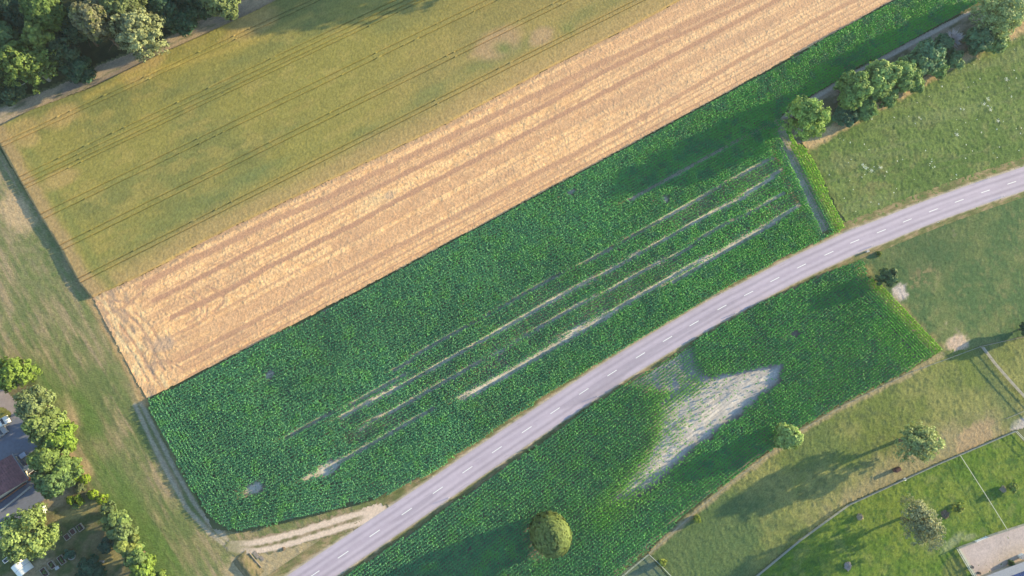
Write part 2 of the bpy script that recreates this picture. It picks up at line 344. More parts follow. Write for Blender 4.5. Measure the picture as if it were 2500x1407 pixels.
STRIP = wdir((60, 450), (300, 870))
def c_strip(P):
    q = px_of(P); st = fbm(P, 0.9, 61, 3, STRIP, 14.0); n = fbm(P, 6, 62); n2 = fbm(P, 1.2, 63)
    c = lerp((0.140, 0.168, 0.064), (0.240, 0.208, 0.105), ss(.35, .65, n*.5+st*.5))
    c = lerp(c, (0.33, 0.245, 0.155), .75*ss(.45, .72, st)*ss(.3, .6, n))
    c = lerp(c, (0.10, 0.14, 0.05), .7*ss(.55, .75, fbm(P, 1.6, 64, 3, STRIP, 8))*ss(300, 900, q[:, 1]+120))
    up = ss(950, 450, q[:, 1]); c = lerp(c, (0.28, 0.23, 0.14), .42*up*ss(.35, .6, n2))
    for (x, y, r, a) in ((160, 1010, 40, 1.3), (172, 1130, 26, 2.0), (205, 1150, 22, 1.4), (40, 520, 40, 1.5)):
        c = lerp(c, (0.47, 0.33, 0.20), .85*ss(.35, .8, blob(P, x, y, r, a, STRIP)+.35*(n2-.5)))
    for (x, y, r, a) in ((320, 1260, 45, 4.0), (120, 950, 30, 3.0), (210, 1010, 24, 3.5), (400, 1380, 40, 3.0)):
        c = lerp(c, (0.095, 0.165, 0.04), .7*ss(.3, .75, blob(P, x, y, r, a, STRIP)+.3*(n-.5)))
    # wheel tracks along the corn edge
    for ln in ([(345, 985), (388, 1070), (430, 1152), (480, 1238), (520, 1285), (560, 1322)], [(330, 990), (372, 1080), (412, 1160), (455, 1240), (510, 1300), (555, 1335)]):
        c = lerp(c, (0.40, 0.33, 0.25), .8*ss(.75, .2, dpl(P, W(ln))+.4*(n2-.5)))
    # dry triangle beside the track and the road verge
    c = lerp(c, (0.40, 0.30, 0.185), .8*ss(.3, .75, np.maximum(blob(P, 690, 1370, 55, 2.0, .55), blob(P, 590, 1395, 40))+.45*(n2-.5)))
    c = lerp(c, (0.50, 0.30, 0.16), .6*ss(1.6, .3, dpl(P, W([(222, 735), (300, 880), (356, 985)]))+.9*(n2-.5)))
    return c*grain(P, .2)
field("mown_grass_strip", [(-140, 300), (-20, 330), (108, 538), (214, 696), (240, 740), (366, 976), (520, 1290), (600, 1298), (760, 1262), (940, 1212), (990, 1225), (860, 1310), (700, 1420), (520, 1560), (-140, 1560)], .27, rough_h(0.0, .06, 6, .05, 1.0), c_strip, M_GRASS,
      "mown grass strip with olive and brown streaks along the wheat", "grass strip", ang=STRIP, jit=.1, road_gap=True)

# ---- path by the wood, forest floor
def c_path(P):
    n = fbm(P, 2.5, 71, 4, ROW, 3.0); n2 = fbm(P, .8, 72, 3, ROW, 4.0)
    c = lerp((0.25, 0.20, 0.16), (0.38, 0.29, 0.20), ss(.35, .65, n))
    return lerp(c, (0.13, 0.14, 0.07), .7*ss(.55, .75, n2))*grain(P, .15)
field("path", [(-60, 325), (-60, 290), (0, 262), (150, 205), (240, 160), (290, 140), (400, 95), (540, 20), (620, -20), (900, -160), (1100, -250), (1100, -195), (900, -98), (675, 5), (500, 90), (320, 173), (75, 275), (-12, 322)], .3, rough_h(0.01, .04, 7), c_path, M_GRASS,
      "bare tan field path between the dark wood and the wheat", "path", jit=.15)
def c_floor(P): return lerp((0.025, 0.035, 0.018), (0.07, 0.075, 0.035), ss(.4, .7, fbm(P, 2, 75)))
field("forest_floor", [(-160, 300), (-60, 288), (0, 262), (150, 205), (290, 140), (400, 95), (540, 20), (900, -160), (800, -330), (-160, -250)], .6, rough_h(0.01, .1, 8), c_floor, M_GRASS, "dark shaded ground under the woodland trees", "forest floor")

def c_htrack(P):
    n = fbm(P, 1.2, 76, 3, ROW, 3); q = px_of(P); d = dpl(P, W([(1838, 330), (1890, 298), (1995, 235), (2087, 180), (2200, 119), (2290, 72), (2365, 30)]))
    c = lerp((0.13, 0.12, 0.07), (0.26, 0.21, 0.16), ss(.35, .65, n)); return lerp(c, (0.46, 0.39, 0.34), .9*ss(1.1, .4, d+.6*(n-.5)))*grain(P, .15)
field("farm_track", [(2420, -2), (2290, 64), (2200, 110), (2087, 170), (1995, 224), (1900, 288), (1885, 330), (1945, 356), (1990, 340), (2060, 300), (2150, 240), (2300, 165), (2440, 90)], .3, rough_h(.0, .05, 21), c_htrack, M_SOIL, "narrow shaded track between the hedge and the corn", "track", jit=.15)

def rowv(P): return -P[:, 0]*math.sin(ROW) + P[:, 1]*math.cos(ROW)
# ---- wheat: a raised standing crop with carved tramlines
TRAM = [[(49, 429), (284.5, 333), (600, 172), (977, 0)], [(600, 187), (1003, 0)], [(600, 199.5), (1027, 0)], [(62, 459), (600, 211), (1050, 0)],
        [(101, 525.6), (600, 285), (1177, 9)], [(105, 535), (600, 299), (1224, 3)], [(144, 601), (500, 430), (770, 300), (1125, 120), (1375, 0)], [(152, 613), (500, 443.5), (790, 302), (1125, 132)],
        [(188, 682.6), (500, 527.5), (957, 300), (1125, 214), (1565, 0)], [(196, 693), (500, 540), (982, 300), (1125, 227)],
        [(192, 267), (624, 67)], [(210, 268), (624, 78)]]
def rowu(P): return P[:, 0]*math.cos(ROW) + P[:, 1]*math.sin(ROW)
tv = [float(rowv(W(l)).mean()) for l in TRAM]
WHEAT = WHEAT_LOW + WHEAT_TOP + WHEAT_LEFT
qv = rowv(W(WHEAT)); vs = np.arange(qv.min()-1, qv.max()+1, .24)
for t in tv: vs = vs[np.abs(vs-t) > .33]
vs = np.sort(np.concatenate([vs] + [[t-.28, t-.17, t-.12, t+.12, t+.17, t+.28] for t in tv]))
def tram_w(P):
    v = rowv(P); wob = 0.0
    return np.min([np.abs(v-t) for t in tv], 0)
def h_wheat(P):
    r = np.random.default_rng(5).random(len(P))
    h = .80 + .08*r + .04*(fbm(P, 7, 82, 2)-.5)
    t = tram_w(P); gap = ss(.06, .13, vn(rowu(P)*.9, rowv(P)*.3, 84))   # tramlines partly closed over
    return np.where(t < .145, h - .33*gap, h)
def c_wheat(P):
    q = px_of(P); n = fbm(P, 9, 85, 4, ROW, 2.2); n2 = fbm(P, 2.6, 86, 3, ROW, 2.0); n3 = fbm(P, 20, 87, 3, ROW, 2.0)
    c = lerp((0.275, 0.245, 0.072), (0.205, 0.205, 0.07), ss(.35, .65, n))
    c = lerp(c, (0.34, 0.275, 0.09), .6*ss(.48, .75, n2))
    c = lerp(c, (0.37, 0.27, 0.11), .75*ss(900, 1450, q[:, 0]+.5*q[:, 1]+200*(n3-.5)))
    low = dpl(P, W(WHEAT_LOW)); c = lerp(c, (0.42, 0.29, 0.13), .85*ss(8, 1.0, low+4*(n2-.5)))
    c = lerp(c, (0.17, 0.20, 0.075), .55*ss(.35, 1, np.exp(-((low-9-2*(n-.5))/3.0)**2))*ss(.3, .6, n))
    left = dpl(P, W([(-14, 318)]+WHEAT_LEFT+[(226, 727)]))
    c = lerp(c, (0.40, 0.27, 0.14), .8*ss(4.2, 2.2, left+1.5*(n2-.5)))
    c = lerp(c, (0.20, 0.22, 0.07), .6*np.exp(-((left-5.5)/1.3)**2))
    for (x, y, r, a) in ((60, 320, 30, 1.6), (75, 345, 22, 1.5), (150, 285, 30, 2.0), (350, 170, 30, 2.0), (150, 440, 26, 2.2), (620, 60, 40, 2.0)):
        c = lerp(c, (0.45, 0.31, 0.13), .7*ss(.3, .8, blob(P, x, y, r, a, ROW)+.3*(n2-.5)))
    c = lerp(c, (0.46, 0.30, 0.18), .75*ss(.3, .8, np.maximum(blob(P, 1215, 110, 42, 2.0, ROW), blob(P, 1320, 92, 26, 1.6, ROW))+.3*(n2-.5)))
    c = lerp(c, (0.19, 0.22, 0.075), .9*np.maximum(blob(P, 1230, 122, 17, 1.4, 0), .7*blob(P, 1385, 75, 14, 1.5, 0)))
    yl = dpl(P, W([(212, 243), (315, 240-50), (475, 172-20), (624, 103), (760, 40)]))
    c = lerp(c, (0.40, 0.31, 0.09), .7*np.exp(-(yl/1.0)**2))  # yellow stripe: a sunlit ridge put into the wheat's colour
    fs = fbm(P, .45, 89, 2, ROW, 6.0); c = c*(.82+.20*fs)[:, None]*np.array([.98, .97, .95])
    return c*grain(P, .2)
field("wheat", WHEAT, .28, h_wheat, c_wheat, M_WHEAT, "standing green gold wheat with paired tramlines", "wheat", ang=ROW, uv=vs, jit=0.0, skirt=0.0, kind='stuff')

# ---- stubble with straw swaths
STUB = WHEAT_LOW[:1] + WHEAT_LOW[1:] + STUB_LOW + STUB_LEFT
SW = [  # (polyline through the darker bare lanes, width m, weight)
    ([(355, 668+24), (560, 590), (680, 545-12), (795, 486), (900, 432), (1000, 383), (1125, 322), (1300, 237), (1470, 153), (1640, 76), (1790, 5)], 1.5, .8),
    ([(375, 735), (470, 688), (560, 642), (770, 535), (860, 489), (960, 438), (1060, 390), (1200, 322), (1330, 258), (1480, 172), (1640, 95), (1840, 0)], 1.1, .9),
    ([(420, 775), (560, 708), (650, 655), (780, 590), (880, 540), (940, 505), (1125, 410), (1300, 318), (1420, 255), (1560, 180), (1740, 85), (1900, 0)], 1.2, 1.0),
    ([(520, 800), (640, 735), (760, 670), (830, 640), (960, 570), (1100, 500), (1250, 420)], 1.6, .45),
    ([(430, 885), (560, 818), (650, 770), (800, 690), (950, 612), (1100, 535), (1250, 455), (1360, 400), (1560, 290), (1700, 210), (1800, 150), (2000, 45), (2090, 0)], 1.1, .8),
    ([(820, 600), (1000, 505), (1200, 400), (1450, 270), (1620, 180), (1800, 95), (1980, 0)], 2.2, .5),
    ([(470, 915), (650, 822), (900, 690), (1200, 530), (1500, 368), (1750, 232), (2175, 0)], .9, .35)]
ARCS = [[(470, 712), (500, 735), (503, 770), (470, 800), (430, 815)], [(452, 722), (486, 742), (488, 768), (455, 792)], [(240, 742), (280, 735), (330, 742)], [(262, 765), (300, 752), (360, 700)], [(300, 760), (345, 800), (372, 850), (400, 905)],
        [(330, 765), (370, 800), (395, 850), (420, 900)], [(345, 905), (400, 880), (450, 905)], [(275, 800), (320, 860), (362, 930)], [(290, 790), (335, 850), (380, 925)], [(505, 700), (540, 715), (545, 740), (520, 760)]]
_arcs = [resample(W(l), 1.5) for l in ARCS]
_rl = np.random.default_rng(61); _v0 = np.arange(-60, 120, 1.9) + _rl.uniform(-.5, .5, len(np.arange(-60, 120, 1.9))); _vw = _rl.uniform(.25, .85, len(_v0))
_swd = [(W(l), wd*.8, wt) for l, wd, wt in SW]
def stub_parts(P):
    n = fbm(P, .8, 91, 3, ROW, 2.5); n2 = fbm(P, 3.5, 92, 3, ROW, 3.0)
    dark = np.zeros(len(P))
    for l, wd, wt in _swd:
        dark = np.maximum(dark, min(1, wt*1.1)*ss(wd*1.0, wd*.5, dpl(P, l)+(n-.5)*wd*.5))
    fine = np.maximum(.8*ss(.50, .66, fbm(P, .62, 95, 2, ROW, 90.0)), .8*ss(.54, .68, fbm(P, 1.7, 96, 2, ROW, 60.0)))
    v = rowv(P) + .18*(fbm(P, 6, 97, 2)-.5); k = np.clip(np.searchsorted(_v0, v), 1, len(_v0)-1); d0, d1 = v-_v0[k-1], _v0[k]-v
    ln = np.where(d0 < d1, _vw[k-1], _vw[k])*ss(.34, .12, np.minimum(d0, d1)+.25*(n-.5)); le = dpl(P, W([(226, 727)]+STUB_LEFT[::-1]+[(360, 976)]))
    dark = np.maximum(dark, np.maximum(.62*fine*(.6+.8*n), ln))*ss(6, 12, le)
    for l in _arcs: dark = np.maximum(dark, .75*ss(.5, .2, dpl(P, l)+.5*(n-.5)))
    return n, n2, dark
def h_stub(P):
    n, n2, dark = stub_parts(P); r = np.random.default_rng(9).random(len(P))
    ha = np.zeros(len(P))
    return .04 + .105*(1-dark)*(.3+.7*r)*ss(.25, .6, n) + .09*n2 + .05*r
def c_stub(P):
    n, n2, dark = stub_parts(P); q = px_of(P); f = fbm(P, .5, 93, 2)
    c = lerp((0.66, 0.375, 0.185), (0.83, 0.505, 0.255), ss(.3, .65, n*.6+f*.4))
    c = lerp(c, (0.50, 0.31, 0.18), .45*ss(.5, .72, n2))
    c = lerp(c, (0.64, 0.43, 0.28), .4*ss(1300, 1900, q[:, 0]))
    c = lerp(c, (0.43, 0.235, 0.15), .95*dark)
    top = dpl(P, W(WHEAT_LOW)); c = lerp(c, (0.44, 0.285, 0.18), .85*ss(1.7, .8, top+.7*(n-.5)))
    le = dpl(P, W([(226, 727)]+STUB_LEFT[::-1]+[(360, 976)])); hl = ss(11, 5, le)
    st = fbm(P, .9, 94, 3, STRIP, 5.0)
    c = lerp(c, (0.36, 0.25, 0.18), .75*hl*ss(.5, .7, st)); c = lerp(c, (0.66, 0.52, 0.30), .6*hl*ss(.5, .3, st))  # headland swaths: bright ridges and their shadows put into the streak colours
    c = lerp(c, (0.46, 0.31, 0.215), .8*ss(.35, .7, np.maximum(blob(P, 400, 840, 20, 1.4, .3), .8*blob(P, 950, 478, 13, 1.4, ROW))+.2*(n-.5)))
    c = lerp(c, (0.78, 0.56, 0.30), .4*blob(P, 915, 492, 15, 2.2, ROW))
    return c*grain(P, .15)
field("stubble_field", STUB, .24, h_stub, c_stub, M_STRAW, "harvested straw coloured stubble band with long straw swaths", "stubble field", ang=ROW, resv=.22, jit=.12)

# ---- corn: soil sheets and the standing crop
LA = [(1887, 387), (1775, 442), (1675, 502), (1587, 552), (1505, 602), (1412, 647), (1350, 680), (1300, 707), (1175, 780), (1050, 845), (950, 915)]
LB = [(1907, 417), (1812, 482), (1700, 542), (1587, 602), (1500, 652), (1400, 707), (1312, 755), (1225, 805), (1125, 860), (1025, 915), (925, 970), (835, 1017)]
LC = [(1912, 470), (1825, 520), (1725, 572), (1675, 607), (1562, 667), (1475, 712), (1362, 775), (1300, 812), (1200, 870), (1075, 937), (1000, 980), (917, 1022), (880, 1047)]
LD = [(1950, 502), (1875, 550), (1780, 602), (1700, 642), (1600, 700), (1480, 772)]
LD2 = [(1480, 772), (1412, 807), (1320, 865), (1250, 905), (1175, 947), (1125, 972)]
LD3 = [(1060, 998), (1037, 1010), (975, 1047), (882, 1095), (830, 1125), (790, 1150), (745, 1170)]
LE = [(1935, 515), (1850, 568), (1740, 632), (1640, 690)]
LK = [(1010, 905), (900, 962), (780, 1025), (700, 1070)]
LF = [(1900, 292), (1837, 327), (1725, 387), (1650, 427), (1575, 470), (1535, 490)]
LG = [(1905, 320), (1935, 400), (1965, 460), (1985, 510), (2012, 565)]
LH = [(700, 900), (640, 930), (600, 965)]
LJ = [(800, 800), (700, 890)]
GAPS = [(LA, .32, .85), (LB, .40, .95), (LC, .33, .88), (LD, .42, .95), (LD2, .74, 1.0), (LD3, .42, .95), (LE, .30, .85), (LF, .32, .85), (LG, 1.2, .6), (LK, .28, .8)]
_gaps = [(W(l), wd, wt) for l, wd, wt in GAPS]
PATCH = [(805, 1143, 15, 1.9), (622, 1191, 12, 1.9), (1393, 471, 8, 1.7), (660, 915, 8, 1.6), (1625, 486, 8, 1.4), (1940, 815, 9, 1.3)]
BARE = W([(1484, 1232), (1545, 1150), (1592, 1095), (1602, 1050), (1612, 985), (1640, 960), (1700, 935), (1760, 912), (1830, 905), (1918, 884), (1900, 930), (1840, 985), (1780, 1030), (1700, 1090), (1620, 1165), (1530, 1228)])
SPARSE = W([(1530, 935), (1600, 950), (1640, 965), (1730, 925), (1700, 885), (1690, 845), (1705, 815), (1610, 880)])
_k = np.cross
def gap_d(P, n, k=1.0):
    g = np.zeros(len(P))
    for l, wd, wt in _gaps: g = np.maximum(g, wt*ss(wd*1.3*k, wd*.8*k, dpl(P, l)+(n-.5)*wd*.55))
    for x, y, r, a in PATCH: g = np.maximum(g, ss(.25, .6, blob(P, x, y, r, a, ROW)+.9*(n-.5)))
    return g
def c_soil1(P):
    n = fbm(P, 1.4, 101); g = gap_d(P, n, 1.9)
    c = lerp((0.20, 0.16, 0.13), (0.30, 0.24, 0.19), n)
    c = lerp(c, lerp((0.50, 0.44, 0.37), (0.66, 0.56, 0.47), ss(.35, .65, fbm(P, 4, 102))), g); return c*grain(P, .12)
field("corn_field_soil", CORN1, .4, rough_h(0.02, .05, 11), c_soil1, M_SOIL, "brown soil with pale wheel tracks under the long cornfield", "soil", ang=ROW, jit=.1)
R2 = wdir((1600, 1210), (1850, 1010))
def c_soil2(P):
    n = fbm(P, 1.4, 105); f = fbm(P, .35, 106, 3, R2, 22.0); b = ss(-1, 1.5, np.where(inp(P, BARE), 1, -1)*dpl(P, BARE, True)+1.5*(n-.5))
    c = lerp((0.19, 0.155, 0.14), (0.28, 0.225, 0.19), n)
    s = ss(-1.5, 1.5, np.where(inp(P, SPARSE), 1, -1)*dpl(P, SPARSE, True)+2*(n-.5)); c = lerp(c, (0.36, 0.34, 0.33), s*.8)
    c = lerp(c, lerp(lerp((0.40, 0.345, 0.315), (0.66, 0.565, 0.49), ss(.34, .62, f)), (0.36, 0.33, 0.32), .75*np.maximum(ss(.5, .72, fbm(P, 3.5, 108, 4, R2, 2.0)), ss(5.0, 1.0, np.where(inp(P, BARE), dpl(P, BARE, True), 0)+3*(n-.5)))), b)
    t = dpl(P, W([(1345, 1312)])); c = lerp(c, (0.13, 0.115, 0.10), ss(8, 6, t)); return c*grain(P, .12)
def h_soil2(P):
    f = np.sin(rowv2(P)*2*math.pi/.75); return .04 + .03*f + .04*np.random.default_rng(3).random(len(P)) + .06*(fbm(P, 1.0, 107)-.5)*ss(-.5, 1, np.where(inp(P, BARE), 1, -1)*dpl(P, BARE, True))
def rowv2(P): return -P[:, 0]*math.sin(R2) + P[:, 1]*math.cos(R2)
field("corn_field_soil", CORN2, .25, h_soil2, c_soil2, M_SOIL, "pale bare soil hollow in the lower cornfield", "soil", ang=R2, jit=.1)

def corn_points(poly, ang, row, step, keep, seed):
    Q = W(poly) if not isinstance(poly, np.ndarray) else poly; ca, sa = math.cos(ang), math.sin(ang)
    U = Q[:, 0]*ca + Q[:, 1]*sa; V = -Q[:, 0]*sa + Q[:, 1]*ca
    uu, vv = np.meshgrid(np.arange(U.min(), U.max(), step), np.arange(V.min(), V.max(), row), indexing='ij')
    r = np.random.default_rng(seed); u = uu.ravel() + r.uniform(-.45, .45, uu.size)*step; v = vv.ravel() + r.normal(0, .055, uu.size)
    P = np.stack([u*ca - v*sa, u*sa + v*ca], 1)
    P = P[inp(P, Q)]
    return P[keep(P)]
def corn_mesh(name, P, size, tint, seed, label, lf=1.0):
    r = np.random.default_rng(seed); n = len(P); L = 8
    az = (np.arange(L)[None]*math.pi + (r.random(n)*math.pi)[:, None] + r.normal(0, .55, (n, L))).ravel()
    base = np.repeat(P, L, 0); sz = np.repeat(size, L)
    lv = np.tile(np.linspace(.62, 1.0, L), n) + r.uniform(-.05, .05, n*L)
    zb = 1.05*sz*lv; ln = lf*(.40 + .22*r.random(n*L))*np.clip(sz, .3, 1.2)*np.where(lv > .9, .75, 1.0)
    rise = (.12 + .12*r.random(n*L))*sz; droop = (.06 - .34*r.random(n*L))*sz; wd = (.066 + .03*r.random(n*L))*np.clip(sz, .45, 1.1)
    d = np.stack([np.cos(az), np.sin(az)], 1); s = np.stack([-np.sin(az), np.cos(az)], 1); tw = r.normal(0, .5, n*L)
    V = np.zeros((n*L, 6, 3), np.float32)
    for k, (f, dz, wk) in enumerate(((.03, 0*rise, .7), (.5, rise, 1.15), (1.0, droop, .25))):
        c = base + d*(ln*f)[:, None]; z = np.maximum(zb+dz, .03)
        for j, sg in ((0, -1), (1, 1)):
            V[:, k*2+j, :2] = c + s*(sg*wd*wk)[:, None]; V[:, k*2+j, 2] = z + sg*wd*wk*tw*.6
    F = (np.arange(n*L)[:, None]*6 + np.array([[0, 1, 3, 2, 2, 3, 5, 4]])).reshape(-1, 4)
    col = np.repeat(tint, L, 0)*(.86 + .28*r.random(n*L))[:, None]*np.where(lv > .9, 1.15, 1.0)[:, None]
    o = mesh_np(name, V.reshape(-1, 3), F, M_CORN, np.repeat(col, 6, 0))
    return tag(o, label, "corn crop", kind='stuff')
HEAD1 = W([(362, 980), (400, 1060), (436, 1130), (470, 1190), (505, 1245), (535, 1275), (560, 1289), (597, 1292), (664, 1280), (760, 1255), (856, 1228)])
RIGHT1 = W([(1945, 355), (1963, 362), (2062, 556)])
THIN = W([(1890, 380), (1950, 500), (1640, 690), (1450, 780), (1120, 960), (850, 1090), (830, 1020), (1100, 830), (1500, 600)])
def keep1(P):
    n = fbm(P, 1.2, 111); g = gap_d(P, n); r = np.random.default_rng(len(P)).random(len(P))
    th = np.where(inp(P, THIN), .22, 0.0)*ss(.3, .7, fbm(P, 5, 112, 3, ROW, 4))+.02
    return ((g < .15+.8*r) | (np.random.default_rng(len(P)+9).random(len(P)) < .34)) & (r > th)
def k1main(P): return keep1(P) & (dpl(P, RIGHT1) > 5.6)
def k1right(P): return keep1(P) & (dpl(P, RIGHT1) <= 5.6)
P1 = np.concatenate([corn_points(CORN1, ROW, .75, .27, lambda P: k1main(P) & (dpl(P, HEAD1) > 6), 1),
                     corn_points(CORN1, wdir((400, 1060), (505, 1245)), .75, .27, lambda P: keep1(P) & (dpl(P, HEAD1[:6]) <= 6) & (dpl(P, HEAD1[5:]) > 6.0), 2),
                     corn_points(CORN1, wdir((597, 1292), (760, 1255)), .75, .27, lambda P: keep1(P) & (dpl(P, HEAD1[5:]) <= 6.0), 3),
                     corn_points(CORN1, wdir((1963, 362), (2062, 556)), .75, .27, k1right, 4)])
def ctint(P, s):
    n = fbm(P, 8, s, 3); n2 = fbm(P, 2.2, s+1, 3); c = lerp((0.125, 0.350, 0.160), (0.150, 0.385, 0.145), n); c = lerp(c, (0.118, 0.40, 0.085), .9*ss(900, 2000, px_of(P)[:, 0]))  # bluer on the left: sky sheen on the leaves put into the tint
    c = lerp(c, (0.075, 0.25, 0.12), .6*ss(.5, .3, n2)); c = lerp(c, (0.15, 0.42, 0.09), .6*ss(.52, .74, n2)); return c*(.82+.36*fbm(P, 14, s+5, 3))[:, None], n2
t1, nn = ctint(P1, 121); q1 = px_of(P1)
t1 = lerp(t1, (0.14, 0.46, 0.06), .6*ss(1500, 2150, q1[:, 0])*ss(.3, .7, nn))
t1 = lerp(t1, (0.32, 0.56, 0.04), .9*ss(5.0, 2.0, dpl(P1, RIGHT1)))  # bright right-hand rows: low sun on the edge plants put into the tint
s1 = .98 + .22*(fbm(P1, 6, 123, 3)-.5) - .25*inp(P1, THIN)*ss(.4, .7, fbm(P1, 4, 124, 3, ROW, 3)) + np.random.default_rng(2).uniform(-.08, .08, len(P1))
s1 = s1*(1-.62*ss(.2, .7, gap_d(P1, fbm(P1, 1.2, 111))))
corn_mesh("corn_crop", P1, s1, t1, 11, "long band of young green corn above the road", 1.0)
HEAD2 = W([(2140, 690), (2163, 709), (2186, 738), (2295, 853)])
TREE_C = W([(1345, 1312)])
def keep2(P):
    n = fbm(P, 1.3, 131); r = np.random.default_rng(len(P)+1).random(len(P))
    q = px_of(P); n4 = fbm(P, 3.2, 136, 3, R2, 1.8)
    west = ss(0, 1, (1760-q[:, 0]-.55*(q[:, 1]-1000))/160)          # ragged, half grown side of the hollow
    b = np.where(inp(P, BARE), 1, -1)*dpl(P, BARE, True) + 2.6*(n-.5) + (1.5+6*west)*(n4-.5)
    pr = np.where(b < 0, 1.0, np.where(b < 10, .07+west*(1.15-.09*b)*ss(.34, .54, fbm(P, 1.0, 133, 3, R2, 5)), .04))
    s = np.where(inp(P, SPARSE), 1, -1)*dpl(P, SPARSE, True) + 4.5*(n-.5); pr = np.minimum(pr, np.where(s > 0, 1.0*ss(.28, .52, fbm(P, 1.6, 134)), 1))
    t = np.hypot(*(P-TREE_C[0]).T); pr = np.where(t < 5.0+1.2*(n-.5), 0, pr)
    for x, y, rr, a in PATCH[-1:]: pr = np.where(blob(P, x, y, rr, a) > .4, 0, pr)
    return r < pr*.985
P2 = np.concatenate([corn_points(CORN2, R2, .76, .27, lambda P: keep2(P) & (dpl(P, HEAD2) > 7), 5), corn_points(CORN2, wdir((2186, 738), (2295, 853)), .76, .27, lambda P: keep2(P) & (dpl(P, HEAD2) <= 7), 6)])
t2, nn = ctint(P2, 141); q2 = px_of(P2)
ins2 = np.where(inp(P2, BARE), 1, -1)*dpl(P2, BARE, True); insS = np.where(inp(P2, SPARSE), 1, -1)*dpl(P2, SPARSE, True)
t2 = lerp(t2, (0.16, 0.46, 0.055), .75*ss(.25, .8, blob(P2, 2215, 830, 75, 1.5, -.8)+.3*(nn-.5)))  # sunlit right end of the field put into the tint
edge = ss(-5, 1, ins2)*ss(0, 1, (1780-q2[:, 0]-.5*(q2[:, 1]-1000))/120)
t2 = lerp(t2, (0.25, 0.52, 0.075), .75*edge); t2 = lerp(t2, (0.32, 0.56, 0.04), .9*ss(4.2, 1.0, dpl(P2, HEAD2)))  # hollow rim and headland: side sunlight on the plants put into the tint
t2 = lerp(t2, (0.19, 0.48, 0.065), .6*np.maximum(np.maximum(blob(P2, 2240, 880, 30, 1.5, 0), blob(P2, 1470, 1260, 40)), .8*blob(P2, 1590, 950, 30)))  # yellow patches; the one beside the hollow is sunlight put into the tint
s2 = 1.0 + .2*(fbm(P2, 5, 143, 3)-.5) - .34*ss(-.5, 2.5, ins2) - .36*ss(-1, 1.5, insS) + np.random.default_rng(4).uniform(-.08, .08, len(P2))
corn_mesh("corn_crop", P2, s2, t2, 12, "corn around the pale bare hollow below the road", .82)

# ------------------------------------------------------------------ road, verges, track
def strip_mesh(name, C, lat, zf, cf, mat, cut=None):
    T = np.gradient(C, axis=0); T /= np.linalg.norm(T, axis=1)[:, None]; Nn = np.stack([-T[:, 1], T[:, 0]], 1)
    lat = np.asarray(lat, float); P = (C[:, None] + Nn[:, None]*lat[None, :, None]).reshape(-1, 2)
    s = np.repeat(np.concatenate([[0], np.cumsum(np.linalg.norm(np.diff(C, axis=0), axis=1))]), len(lat)); l = np.tile(lat, len(C))
    idx = np.arange(len(P)).reshape(len(C), len(lat)); F = np.stack([idx[:-1, :-1], idx[1:, :-1], idx[1:, 1:], idx[:-1, 1:]], -1).reshape(-1, 4)
    if cut is not None: F = F[~inp(P[F].mean(1), cut)]
    return mesh_np(name, np.concatenate([P, zf(P, s, l)[:, None]], 1), F[:, ::-1], mat, np.clip(cf(P, s, l), .004, .95))
def c_road(P, s, l):
    n = vn(s*.09, l*2.2, 151); n2 = vn(s*.02, l*.9, 153); n3 = fbm(P, 5, 154)
    c = lerp((0.385, 0.32, 0.39), (0.455, 0.38, 0.455), .5*n+.5*n2)
    wt = np.exp(-((np.abs(l)-.95)/.35)**2)+np.exp(-((np.abs(l)-2.55)/.35)**2); c = lerp(c, (0.50, 0.425, 0.495), .5*np.clip(wt, 0, 1))
    c = lerp(c, (0.305, 0.26, 0.315), .6*np.exp(-((np.abs(l)-1.75)/.3)**2))
    c = lerp(c, (0.40, 0.36, 0.36), .55*ss(3.05, 3.35, np.abs(l))); c = lerp(c, (0.30, 0.255, 0.31), .55*ss(.70, .74, vn(s*.035+40, l*.28+3, 157))*(l < .2)); c = lerp(c, (0.26, 0.225, 0.27), .5*ss(.90, .97, vn(s*.5, l*6, 158))); return c*(.92+.16*n3)[:, None]*(.96+.08*vn(s*3, l*5, 159))[:, None]
road = strip_mesh("road", RC, np.linspace(-3.45, 3.45, 36), lambda P, s, l: .16 - .004*l*l, c_road, M_ROAD)
tag(road, "pale grey two lane country road curving through the fields", "road", kind='structure')
TRACKP = [(955, 1240), (930, 1228), (905, 1234), (850, 1250), (790, 1268), (720, 1290), (660, 1305), (610, 1316), (560, 1314), (548, 1330), (556, 1352), (610, 1358), (660, 1352), (720, 1337), (790, 1316), (850, 1297), (885, 1290), (900, 1300)]
def verge(a, b, w, label, s0):
    def cf(P, s, l):
        n = fbm(P, 1.0, s0, 4); n2 = fbm(P, 4, s0+1); x = (l-a)/(b-a)
        c = lerp((0.30, 0.22, 0.125), (0.16, 0.16, 0.065), ss(.35, .65, n)); c = lerp(c, (0.115, 0.135, 0.05), .75*ss(.5, .7, n2))
        c = lerp(c, (0.45, 0.37, 0.29), .9*ss(.25, .05, x+.3*(n-.5))); return c*grain(P, .2)
    o = strip_mesh("road_verge", RC, np.linspace(a, b, 9), lambda P, s, l: .125+.05*np.random.default_rng(s0).random(len(P)) - .02*np.abs(l-a), cf, M_GRASS, W(TRACKP))
    tag(o, label, "verge", kind='structure')
verge(3.40, 6.1, 0, "dry grass verge on the upper side of the road", 161)
verge(-3.40, -5.2, 0, "narrow brown verge on the lower side of the road", 163)
LN1 = W([(925, 1243), (880, 1254), (850, 1262), (790, 1280), (720, 1302), (660, 1318), (610, 1327), (565, 1326)])
LN2 = W([(915, 1262), (885, 1275), (850, 1285), (790, 1303), (720, 1325), (660, 1340), (610, 1346), (560, 1338)])
LN1, LN2 = resample(LN1, 2.0), resample(LN2, 2.0)
